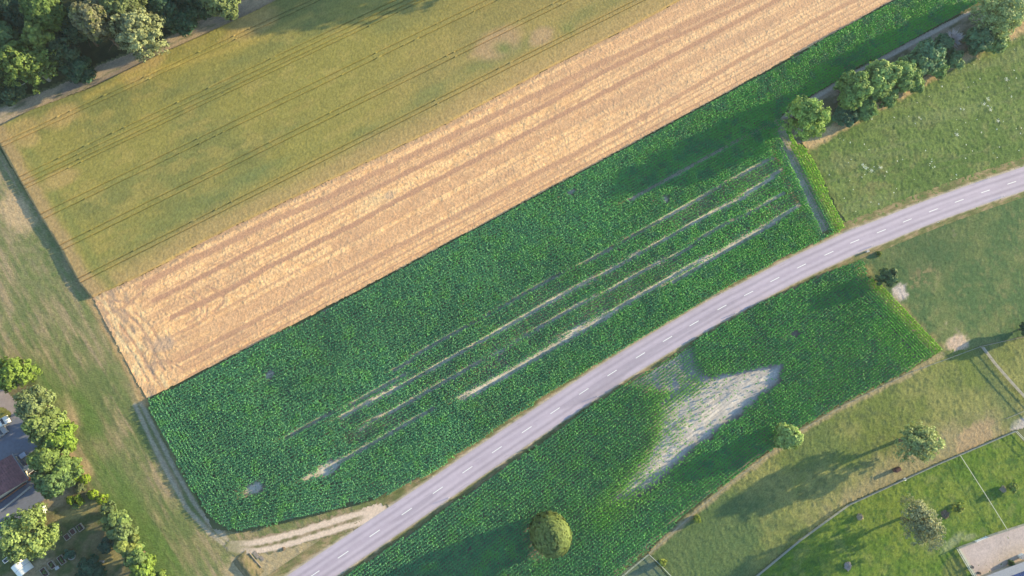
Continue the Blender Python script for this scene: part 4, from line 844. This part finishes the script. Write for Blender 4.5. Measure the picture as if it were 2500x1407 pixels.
# low walls on the lower side of the house
def wall(name, pts, h, w_, mat, label, cat, z0=.18):
    Q = W(pts); b = MB()
    for i in range(len(Q)-1): b.beam((Q[i][0], Q[i][1], z0+h/2), (Q[i+1][0], Q[i+1][1], z0+h/2), w_, h)
    return tag(b.build(name, mat), label, cat)
wall("garden_wall", [(80, 1186), (40, 1219), (-40, 1282)], .9, .28, M_CONC, "long pale garden wall below the red roofed house", "wall")
wall("wooden_railing", [(66, 1180), (30, 1206), (-40, 1256)], 1.0, .16, M_REDWOOD, "reddish wooden railing between the house and the white wall", "railing")
def vehicle(px, py, rz, L, Wd, body, label, name="parked_car", cat="car", van=False):
    e = empty(name, *at(px, py, .8)[:2], .2); e.rotation_euler = (0, 0, rz); b = MB(); h = 1.0 if not van else 1.6
    prof = [(-L/2, .35), (-L/2, .8), (-L*.42, .95), (-L*.32, h+.35), (L*.12, h+.38), (L*.27, .98), (L*.46, .82), (L/2, .6), (L/2, .32)]
    n = len(prof); V = [(x, -Wd/2*(1 if z < 1 else .84), z) for x, z in prof] + [(x, Wd/2*(1 if z < 1 else .84), z) for x, z in prof]
    b.add(V, [tuple(range(n))[::-1], tuple(range(n, 2*n))] + [(i, (i+1) % n, n+(i+1) % n, n+i) for i in range(n)]); b.build("body", body, e)
    b = MB()
    for (xa, za), (xb, zb) in ((prof[4], prof[5]), (prof[2], prof[3])):
        f = lambda t: (xa+(xb-xa)*t, za+(zb-za)*t)
        (x1, z1), (x2, z2) = f(.12), f(.88); s = 1 if xb > 0 else -1
        b = MB(); b.add([(x1+.02*s, -Wd*.38, z1+.02), (x2+.02*s, -Wd*.42, z2+.02), (x2+.02*s, Wd*.42, z2+.02), (x1+.02*s, Wd*.38, z1+.02)], [(0, 1, 2, 3)]); b.build("windscreen" if s > 0 else "rear_window", M_GLASS, e)
    for x in (-L*.31, L*.31):
        for y in (-1, 1): b = MB(); b.tube([(x, y*(Wd/2-.18), .32), (x, y*(Wd/2+.02), .32)], [.32, .32], 12); b.build("wheel", M_BLACK, e)
    return tag(e, label, cat)
vehicle(1, 1034, wdir((0, 1042), (24, 1028)), 4.2, 1.8, M_WHITE, "white car parked by the round lawn, cut by the left edge")
vehicle(-3, 1060, wdir((0, 1066), (22, 1050)), 4.0, 1.75, M_CONC, "beige grey car parked below the white car")
# polytunnel
pt = empty("garden_tunnel", *at(52, 1388, .9)[:2], .1); pt.rotation_euler = (0, 0, wdir((58, 1365), (74, 1384))); b = MB(); n = 14
for x0, x1 in ((-1.6, 1.6),):
    V = [(x, 1.85*math.cos(math.pi*k/n), 1.75*math.sin(math.pi*k/n)) for x in (x0, x1) for k in range(n+1)]
    b.add(V, [(k, k+1, n+2+k, n+1+k) for k in range(n)])
b.build("cover", M_TARP, pt, True)
for x in (-1.62, 0.0, 1.62):
    b = MB(); b.tube([(x, 1.87*math.cos(math.pi*k/n), 1.77*math.sin(math.pi*k/n)) for k in range(n+1)], [.035]*(n+1), 5); b.build("hoop", M_GREYM, pt)
tag(pt, "white barrel roofed garden tunnel below the big lawn tree", "garden tunnel")
# raised beds
def rbed(px, py, L, Wd, label, veg=True, mat=M_WOOD):
    e = empty("raised_bed", *at(px, py, .4)[:2], .1); e.rotation_euler = (0, 0, wdir((1150/8.3, 1237+1010/8.3), (1250/8.3, 1237+1150/8.3))); b = MB()
    for y in (-1, 1): b.box((0, y*Wd/2, .3), (L, .09, .55))
    for x in (-1, 1): b.box((x*(L/2-.045), 0, .3), (.09, Wd-.09, .55))
    b.build("frame", mat, e); b = MB(); b.box((0, 0, .25), (L-.18, Wd-.09, .4)); b.build("soil", M_RUST, e)
    if veg: crown_mesh("plants", e, int(px), L*.4, Wd*.35, .5, .25, (0.10, 0.15, 0.06), leaf=.13, clumps=22, per=14)
    tag(e, label, "raised bed", "raised beds in the garden")
rbed(151, 1367, 2.2, 1.2, "raised bed in the lower row, nearest the round stone bed")
rbed(127, 1379, 1.9, 1.1, "middle raised bed of the lower row, beside the small grey table")
rbed(109, 1397, 2.2, 1.2, "raised bed of the lower row nearest the white tunnel")
rbed(178, 1298, 1.4, 1.1, "empty raised bed in the middle of the upper row", False)
rbed(164, 1311, 1.4, 1.1, "raised bed of the upper row nearest the big lawn tree", False)
rbed(196, 1288, 1.6, 1.2, "raised bed of the upper row nearest the tall boundary hedge")
table(139, 1387, .6, .9, .7, .7, M_CONC, "garden_table", "small grey table beside the middle raised bed")
e = empty("round_stone_bed", *at(174, 1358, .3)[:2], .1); b = MB()
for k in range(14):
    a = 2*math.pi*k/14; b.box((.8*math.cos(a), .8*math.sin(a), .14), (.34, .24, .3), a+1.57, 0, .85)
b.build("stone_ring", M_CONC, e); crown_mesh("plants", e, 5, .6, .6, .4, .4, (0.20, 0.23, 0.10), leaf=.14, clumps=30, per=14); tag(e, "round stone edged flower bed among the raised beds", "flower bed")
e = empty("garden_statue", *at(247, 1372, .6)[:2], .1); b = MB(); b.box((0, 0, .3), (1.0, .6, .6), 0, 0, .85); b.build("base", M_CONC, e); b = MB(); b.tube([(0, 0, .6), (0, 0, .9), (.05, 0, 1.2), (.05, 0, 1.4)], [.3, .34, .22, .1], 9); b.build("figure", M_CONC, e); tag(e, "pale stone block with a rounded top near the hedge", "stone ornament")
e = empty("bath_trough", *at(18, 1366, .4)[:2], .1); e.rotation_euler = (0, 0, .7); b = MB()
for y in (-1, 1): b.box((0, y*.42, .4), (1.7, .08, .6))
for x in (-1, 1): b.box((x*.81, 0, .4), (.08, .76, .6))
b.box((0, 0, .15), (1.54, .76, .1)); b.build("tub", M_WHITE, e); b = MB(); b.box((0, 0, .45), (1.5, .74, .04)); b.build("water", M_GLASS, e); tag(e, "white water trough left of the garden tunnel", "trough")
e = empty("parasol", *at(99, 1246, 2.2)[:2], .1); b = MB(); n = 8; V = [(0, 0, 2.65)] + [(1.5*math.cos(2*math.pi*k/n), 1.5*math.sin(2*math.pi*k/n), 2.1) for k in range(n)]
b.add(V, [(0, 1+k, 1+(k+1) % n) for k in range(n)]); b.build("canopy", M_TARP, e); b = MB(); b.tube([(0, 0, 0), (0, 0, 2.6)], [.04, .03], 6); b.build("pole", M_WOOD, e); tag(e, "white parasol behind the big lawn tree", "parasol")

# ------------------------------------------------------------------ fences
def fence(pts, spacing, h, rails, mat, rmat, label, pw=.12, rw=.05, rh=.08, cat="fence", name="fence", group=None):
    Q = W(pts); e = empty(name, Q[0][0], Q[0][1]); o0 = Q[0]; b = MB(); post = None
    for i in range(len(Q)-1):
        a, c = Q[i]-o0, Q[i+1]-o0; L = np.linalg.norm(c-a); k = max(1, round(L/spacing))
        for z in rails: b.beam((a[0], a[1], z), (c[0], c[1], z), rw, rh)
        for j in range(k + (i == len(Q)-2)):
            p = a+(c-a)*j/k
            if post is None: m = MB(); m.tube([(0, 0, -.1), (0, 0, h)], [pw/2, pw/2], 7); o = post = m.build("post", mat, e)
            else: o = post.copy(); COL.objects.link(o); o.parent = e
            o.location = (p[0], p[1], 0)
    b.build("rail", rmat, e); return tag(e, label, cat, group)
M_TAPE = flat_mat("pale_fence_tape", (0.48, 0.48, 0.40), .7, .3, 3, .06)
M_OLDRAIL = flat_mat("grey_rail", (0.27, 0.27, 0.23), .9, .2, 3, .15)
fence([(2475, 1052), (2280, 1135), (2068, 1232), (1950, 1318), (1840, 1409), (1790, 1455)], 3.5, 1.25, (.45, .8, 1.15), M_WOOD, M_OLDRAIL, "long grey rail fence bending between dry pasture and green paddock", rw=.16, rh=.07)
fence([(2475, 1052), (2520, 1100), (2600, 1180)], 3.5, 1.25, (.5, 1.1), M_WOOD, M_TAPE, "pale fence running off the right edge from the paddock's top corner", rw=.12)
fence([(2337, 1110), (2395, 1200), (2453, 1293)], 4.0, 1.1, (1.05,), M_TAPE, M_TAPE, "white tape fence crossing the green paddock", rw=.16, rh=.03, pw=.06)
fence([(2455, 1292), (2500, 1278), (2600, 1240)], 2.5, 1.3, (.4, .8, 1.25), M_WOOD, M_OLDRAIL, "wooden rail fence above the sand arena, right part", rw=.18)
fence([(2408, 1308), (2430, 1300), (2455, 1292)], 2.5, 1.3, (.4, .8, 1.25), M_WOOD, M_OLDRAIL, "wooden rail fence between the white gate and the tape fence", rw=.18)
fence([(2334, 1337), (2352, 1330), (2374, 1322)], 2.5, 1.3, (.4, .8, 1.25), M_WOOD, M_OLDRAIL, "wooden rail fence at the arena corner left of the white gate", rw=.18)
fence([(2333, 1339), (2352, 1372), (2376, 1412), (2400, 1455)], 2.5, 1.3, (.5, 1.25), M_TAPE, M_TAPE, "double white rail fence along the arena's left end", rw=.22, rh=.1)
fence([(2336, 1336), (2357, 1370), (2381, 1410), (2405, 1453)], 2.5, 1.1, (.5, 1.0), M_TAPE, M_TAPE, "inner white kick rail beside the double white rail fence", rw=.12)
fence([(2660, 788), (2500, 822), (2392, 846)], 3.5, 1.2, (.5, 1.0), M_WOOD, M_WOOD, "dark post and rail fence under the olive pasture")
fence([(2392, 846), (2300, 880), (2225, 907), (2150, 944), (2050, 994), (1962, 1045), (1875, 1108), (1790, 1171), (1700, 1244), (1582, 1352)], 4.0, 1.1, (.5, .95), M_WOOD, M_OLDRAIL, "weathered fence along the lower edge of the corn", rw=.06, rh=.05)
fence([(1582, 1352), (1612, 1380), (1660, 1430)], 3.0, 1.2, (.5, 1.0), M_WOOD, M_TAPE, "short pale fence beside the lower small yellow bush", rw=.12)
fence([(1582, 1352), (1548, 1380), (1500, 1420)], 3.0, 1.2, (.5, 1.0), M_WOOD, M_TAPE, "short fence at the corner paddock under the corn tip", rw=.08)
fence([(2393, 848), (2425, 890), (2460, 930), (2500, 974), (2540, 1015)], 2.0, 1.4, (.55, 1.2), M_WOOD, M_WOOD, "broad grey wooden fence crossing the dry pasture", rw=.42, rh=.05)
fence([(2452, 1022), (2500, 1002), (2560, 975)], 3.0, 1.1, (.6, 1.0), M_WOOD, M_WOOD, "short dark fence near the end of the broad grey wooden fence")
# white arena gate
e = empty("gate", *at(2391, 1315, 0)[:2], 0); e.rotation_euler = (0, 0, wdir((2374, 1322), (2408, 1308))); b = MB()
for z in (.35, .75, 1.15): b.box((0, 0, z), (3.6, .1, .1))
b.beam((-1.75, 0, .35), (1.75, 0, 1.15), .08, .08); b.build("leaf", M_WHITE, e)
for x in (-1.85, 1.85): b = MB(); b.tube([(x, 0, -.1), (x, 0, 1.4)], [.09, .09], 8); b.build("post", M_WHITE, e)
tag(e, "white field gate in the arena's upper fence", "gate")

# ------------------------------------------------------------------ sand arena and its things
def c_sand(P):
    n = fbm(P, 1.2, 191); n2 = fbm(P, 6, 192); c = lerp((0.42, 0.345, 0.335), (0.50, 0.405, 0.385), n); c = lerp(c, (0.44, 0.34, 0.24), .5*blob(P, 2470, 1365, 30, 2.0, .4)); return c*(.93+.14*n2)[:, None]*grain(P, .08)
field("sand_arena", [(2336, 1338), (2374, 1323), (2408, 1309), (2455, 1293), (2500, 1279), (2660, 1225), (2660, 1300), (2500, 1372), (2440, 1396), (2430, 1500)], .25, rough_h(.16, .04, 17), c_sand, M_SOIL, "pinkish sand riding arena behind wooden rails", "riding arena", jit=.05)
for x, y, r, h, lb in ((2371, 1384, .42, .95, "dark barrel beside the double white rail fence"), (2389, 1399, .36, .8, "smaller dark barrel nearest the blue roofed shed")):
    e = empty("barrel", *at(x, y, h/2)[:2], .17); b = MB(); b.tube([(0, 0, 0), (0, 0, h*.3), (0, 0, h*.7), (0, 0, h)], [r*.9, r, r, r*.9], 14); b.build("body", M_BARREL, e)
    b = MB(); b.tube([(0, 0, h*.32), (0, 0, h*.36)], [r*1.04]*2, 14); b.tube([(0, 0, h*.64), (0, 0, h*.68)], [r*1.04]*2, 14); b.build("rim", M_GREYM, e); tag(e, lb, "barrel", "barrels on the sand arena")
e = empty("storage_box", *at(2494, 1358, .6)[:2], .17); e.rotation_euler = (0, 0, .4); b = MB(); b.box((0, 0, .55), (1.4, 1.0, 1.1)); b.build("body", M_WHITE, e); b = MB(); b.box((0, 0, 1.15), (1.5, 1.1, .1)); b.build("lid", M_GREYM, e); tag(e, "pale storage box on the arena at the right edge", "box")
# shed with solar panels, lower right
S0, S1 = G(2398, 1412, 2.6), G(2500, 1374, 2.6); sx = S1-S0; sx /= np.linalg.norm(sx); shed = empty("shed", S0[0], S0[1]); shed.rotation_euler = (0, 0, math.atan2(sx[1], sx[0]))
b = MB(); b.box((10, -4.2, 1.25), (19.4, 7.6, 2.5)); b.build("wall", M_WOOD, shed)
b = MB(); b.add([(0, .2, 2.5), (20, .2, 2.5), (20, -8.6, 3.4), (0, -8.6, 3.4), (0, .2, 2.62), (20, .2, 2.62), (20, -8.6, 3.52), (0, -8.6, 3.52)], [(3, 2, 1, 0), (4, 5, 6, 7), (0, 1, 5, 4), (1, 2, 6, 5), (2, 3, 7, 6), (3, 0, 4, 7)]); rf = b.build("roof", M_GREYM, shed)
for i in range(7):
    for j in range(2):
        x0, y0 = 4.6+i*2.1, -1.9-j*3.1; b = MB(); za = lambda y: 2.62+(.2-y)*.9/8.8+.06
        b.add([(x0, y0, za(y0)), (x0+2.0, y0, za(y0)), (x0+2.0, y0-3.0, za(y0-3.0)), (x0, y0-3.0, za(y0-3.0)), (x0, y0, za(y0)-.05), (x0+2.0, y0, za(y0)-.05), (x0+2.0, y0-3.0, za(y0-3)-.05), (x0, y0-3.0, za(y0-3)-.05)], [(3, 2, 1, 0), (4, 5, 6, 7), (0, 1, 5, 4), (1, 2, 6, 5), (2, 3, 7, 6), (3, 0, 4, 7)])
        b.build("solar_panel", M_BLUEPV, rf)
tag(shed, "grey roofed stable shed with dark blue roof panels at the lower right corner", "shed")

# ------------------------------------------------------------------ small things in the fields
def heap(px, py, R, h, mat, label, name, cat, seed, twigs=0):
    r = np.random.default_rng(seed); g = G(px, py, h*.4); e = empty(name, g[0], g[1]); n, m = 16, 6; V = []; F = []
    for i in range(m+1):
        t = i/m
        for k in range(n):
            a = 2*math.pi*k/n; rr = R*(math.cos(t*math.pi/2)**.8)*(1+.22*r.normal())*(1 if i < m else .05); V.append((rr*math.cos(a), rr*math.sin(a), h*math.sin(t*math.pi/2)*(1+.08*r.normal())-.05*(i == 0)))
    for i in range(m):
        for k in range(n): F.append((i*n+k, i*n+(k+1) % n, (i+1)*n+(k+1) % n, (i+1)*n+k))
    b = MB(); b.add(V, F); b.build("mound", mat, e)
    b = MB()
    for i in range(30+twigs):
        a = r.uniform(0, 6.28); el = r.uniform(.1, 1.2); p = np.array((math.cos(a)*R*.6*r.random(), math.sin(a)*R*.6*r.random(), h*.5)); q = p+np.array((math.cos(a)*math.cos(el), math.sin(a)*math.cos(el), math.sin(el)*.7))*R*r.uniform(.4, .9)
        b.tube([p, q], [.035, .012], 4)
    b.build("twigs", mat, e); return tag(e, label, cat)
heap(2100, 1262, .85, 1.2, M_HAY, "tan cone shaped hay heap in the upper paddock, lit by the sun", "hay_heap", "hay heap", 1)
heap(2070, 1382, 1.0, .8, M_BRUSH, "pale grey brushwood heap in the shade of the silvery willow", "brushwood_heap", "brushwood heap", 2, 50)
heap(2308, 1256, 1.1, .45, M_BARK, "dark brushwood heap between the willow and the tape fence", "brushwood_heap", "brushwood heap", 3, 60)
heap(2449, 1195, .9, .5, M_HAY, "small pale hay heap beside the round paddock bush", "hay_heap", "hay heap", 4)
e = empty("feed_box", *at(2190, 1147, .8)[:2], 0); e.rotation_euler = (0, 0, .45); b = MB(); b.box((0, 0, .8), (1.7, .9, 1.3), 0, 0, .92); b.build("body", M_RUST, e); b = MB(); b.box((0, 0, 1.5), (1.75, .95, .12), 0, 0, .8); b.build("lid", M_RUST, e)
for x in (-.7, .7):
    for y in (-.35, .35): b = MB(); b.box((x, y, .07), (.12, .12, .18)); b.build("leg", M_RUST, e)
tag(e, "rust brown feed box in the dry pasture below the round tree", "feed box")
e = empty("bucket", *at(2208, 1170, .2)[:2], 0); b = MB(); b.tube([(0, 0, 0), (0, 0, .55)], [.3, .42], 12); b.build("body", M_WHITE, e); b = MB(); b.tube([(-.42, 0, .54), (-.25, 0, .72), (.25, 0, .72), (.42, 0, .54)], [.02]*4, 5); b.build("handle", M_GREYM, e); tag(e, "white bucket beside the long grey rail fence", "bucket")
# culvert head: a short bank with a dark concrete opening near the track
cu = empty("culvert", *at(624, 1368, 0)[:2], 0); cu.rotation_euler = (0, 0, wdir((610, 1352), (638, 1385))); b = MB(); b.box((0, 0, .08), (4.6, .18, .3)); b.build("headwall", M_DARKC, cu); b = MB(); b.box((-.9, .95, .06), (2.0, .9, .14)); b.box((.7, 1.4, .05), (1.2, .7, .14)); b.build("slab", M_DARKC, cu)
b = MB(); V = []; F = []; r = np.random.default_rng(8)
for i in range(11):
    for j in range(11):
        t = j/10; prof = .7*(ss(0, .62, t) if t < .62 else 1-ss(.62, 1.0, t)); V.append((-3.4+.68*i, -.12-4.2*t, float(prof)*math.sin(math.pi*(i+.4)/10.8)+.28*r.random()))
for i in range(10):
    for j in range(10): F.append((i*11+j, (i+1)*11+j, (i+1)*11+j+1, i*11+j+1))
mb_ = mesh_np("grass_bank", V, F, M_GRASS, lerp((0.12, 0.115, 0.055), (0.25, 0.19, 0.115), r.random(len(V))), cu)
tag(cu, "concrete culvert head with a grassy bank beside the farm track", "culvert")
heap(692, 1340, .45, .4, M_BARK, "small brown earth heap on the dry triangle beside the road", "earth_heap", "earth heap", 6)
# roadside marker posts
def mpost(px, py, label):
    x, y, _ = at(px, py, .5); e = empty("marker_post", x, y, .1)
    b = MB(); b.box((0, 0, .5), (.16, .12, 1.0), .5, 0, .85); b.build("post", M_WHITE, e); b = MB(); b.box((0, 0, .86), (.165, .125, .16), .5); b.build("band", M_BLACK, e)
    tag(e, label, "marker post", "white marker posts along the road")
for x, y, lb in ((1057, 1163, "white marker post on the corn side of the road, first up from the farm track"), (1420, 920, "white marker post on the upper verge opposite the pale bare hollow"), (1629, 783, "white marker post on the upper verge opposite the sparse corn corner"),
                 (1759, 717, "white marker post on the upper verge halfway to the meadow"), (2091, 556, "white marker post at the corner of the meadow and the road"), (2414, 436, "white marker post on the meadow side near the right edge"),
                 (1096, 1216, "white marker post on the lower verge opposite the first upper one"), (1458, 968, "white marker post on the lower verge beside the pale hollow's corn tip"), (1797, 765, "white marker post on the lower verge above the dark gap in the corn"), (2130, 601, "white marker post beside the grey cabinet and weed clump"), (2291, 543, "white marker post between the road and the olive pasture"), (2447, 480, "white marker post on the lower verge near the right edge")):
    mpost(x, y, lb)
e = empty("utility_box", *at(2117, 614, .4)[:2], .1); e.rotation_euler = (0, 0, .4); b = MB(); b.box((0, 0, .4), (.7, .5, .7)); b.build("cabinet", M_CONC, e); b = MB(); b.box((0, 0, .78), (.8, .6, .06)); b.build("lid", M_CONC, e); tag(e, "pale grey cabinet on the lower road edge at the pasture corner", "cabinet")
# white wildflowers in the meadow
r = np.random.default_rng(44); Q = W([(1990, 360), (2075, 540), (2560, 400), (2560, 40), (2300, 190)]); cs = []
while len(cs) < 90:
    p = np.array([r.uniform(Q[:, 0].min(), Q[:, 0].max()), r.uniform(Q[:, 1].min(), Q[:, 1].max())])
    if inp(p[None], Q)[0] and dpl(p[None], RC)[0] > 6: cs.append((p, r.uniform(.04, .2)))
cs += [(G(x, y), .5) for x, y in ((2106, 405), (2113, 411), (2127, 418), (2149, 410), (2410, 243), (2415, 268), (2434, 296), (2455, 195), (2334, 330), (2400, 255))]
Cc = []; 
for p, s in cs:
    k = max(4, int(60*s)); a = r.normal(0, s*.6, (k, 2)); Cc.append(np.concatenate([p+a, (.32+.1*r.random(k))[:, None]], 1))
Cc = np.concatenate(Cc); V, F, K = leaf_quads(Cc, r.normal(0, .3, (len(Cc), 3))+np.array([0, 0, 1.0]), np.full(len(Cc), .11), r, np.tile((.6, .62, .5), (len(Cc), 1)))
tag(mesh_np("wildflowers", V, F, M_FLOWER, K), "scattered white umbel flowers in the meadow", "wildflowers", kind='stuff')

# ------------------------------------------------------------------ evening air
hm = bpy.data.materials.new("evening_air"); hm.use_nodes = True; ht = hm.node_tree; ht.nodes.clear()
ho = ht.nodes.new('ShaderNodeOutputMaterial'); hv = ht.nodes.new('ShaderNodeVolumePrincipled'); hv.inputs['Color'].default_value = (0.78, 0.88, 1.0, 1); hv.inputs['Density'].default_value = 0.00007; hv.inputs['Anisotropy'].default_value = 0.0
ht.links.new(hv.outputs[0], ho.inputs['Volume'])
hb = MB(); hb.box((0, 0, 94), (1700, 1700, 192)); tag(hb.build("haze", hm), "thin evening haze over the fields", "haze", kind='stuff')
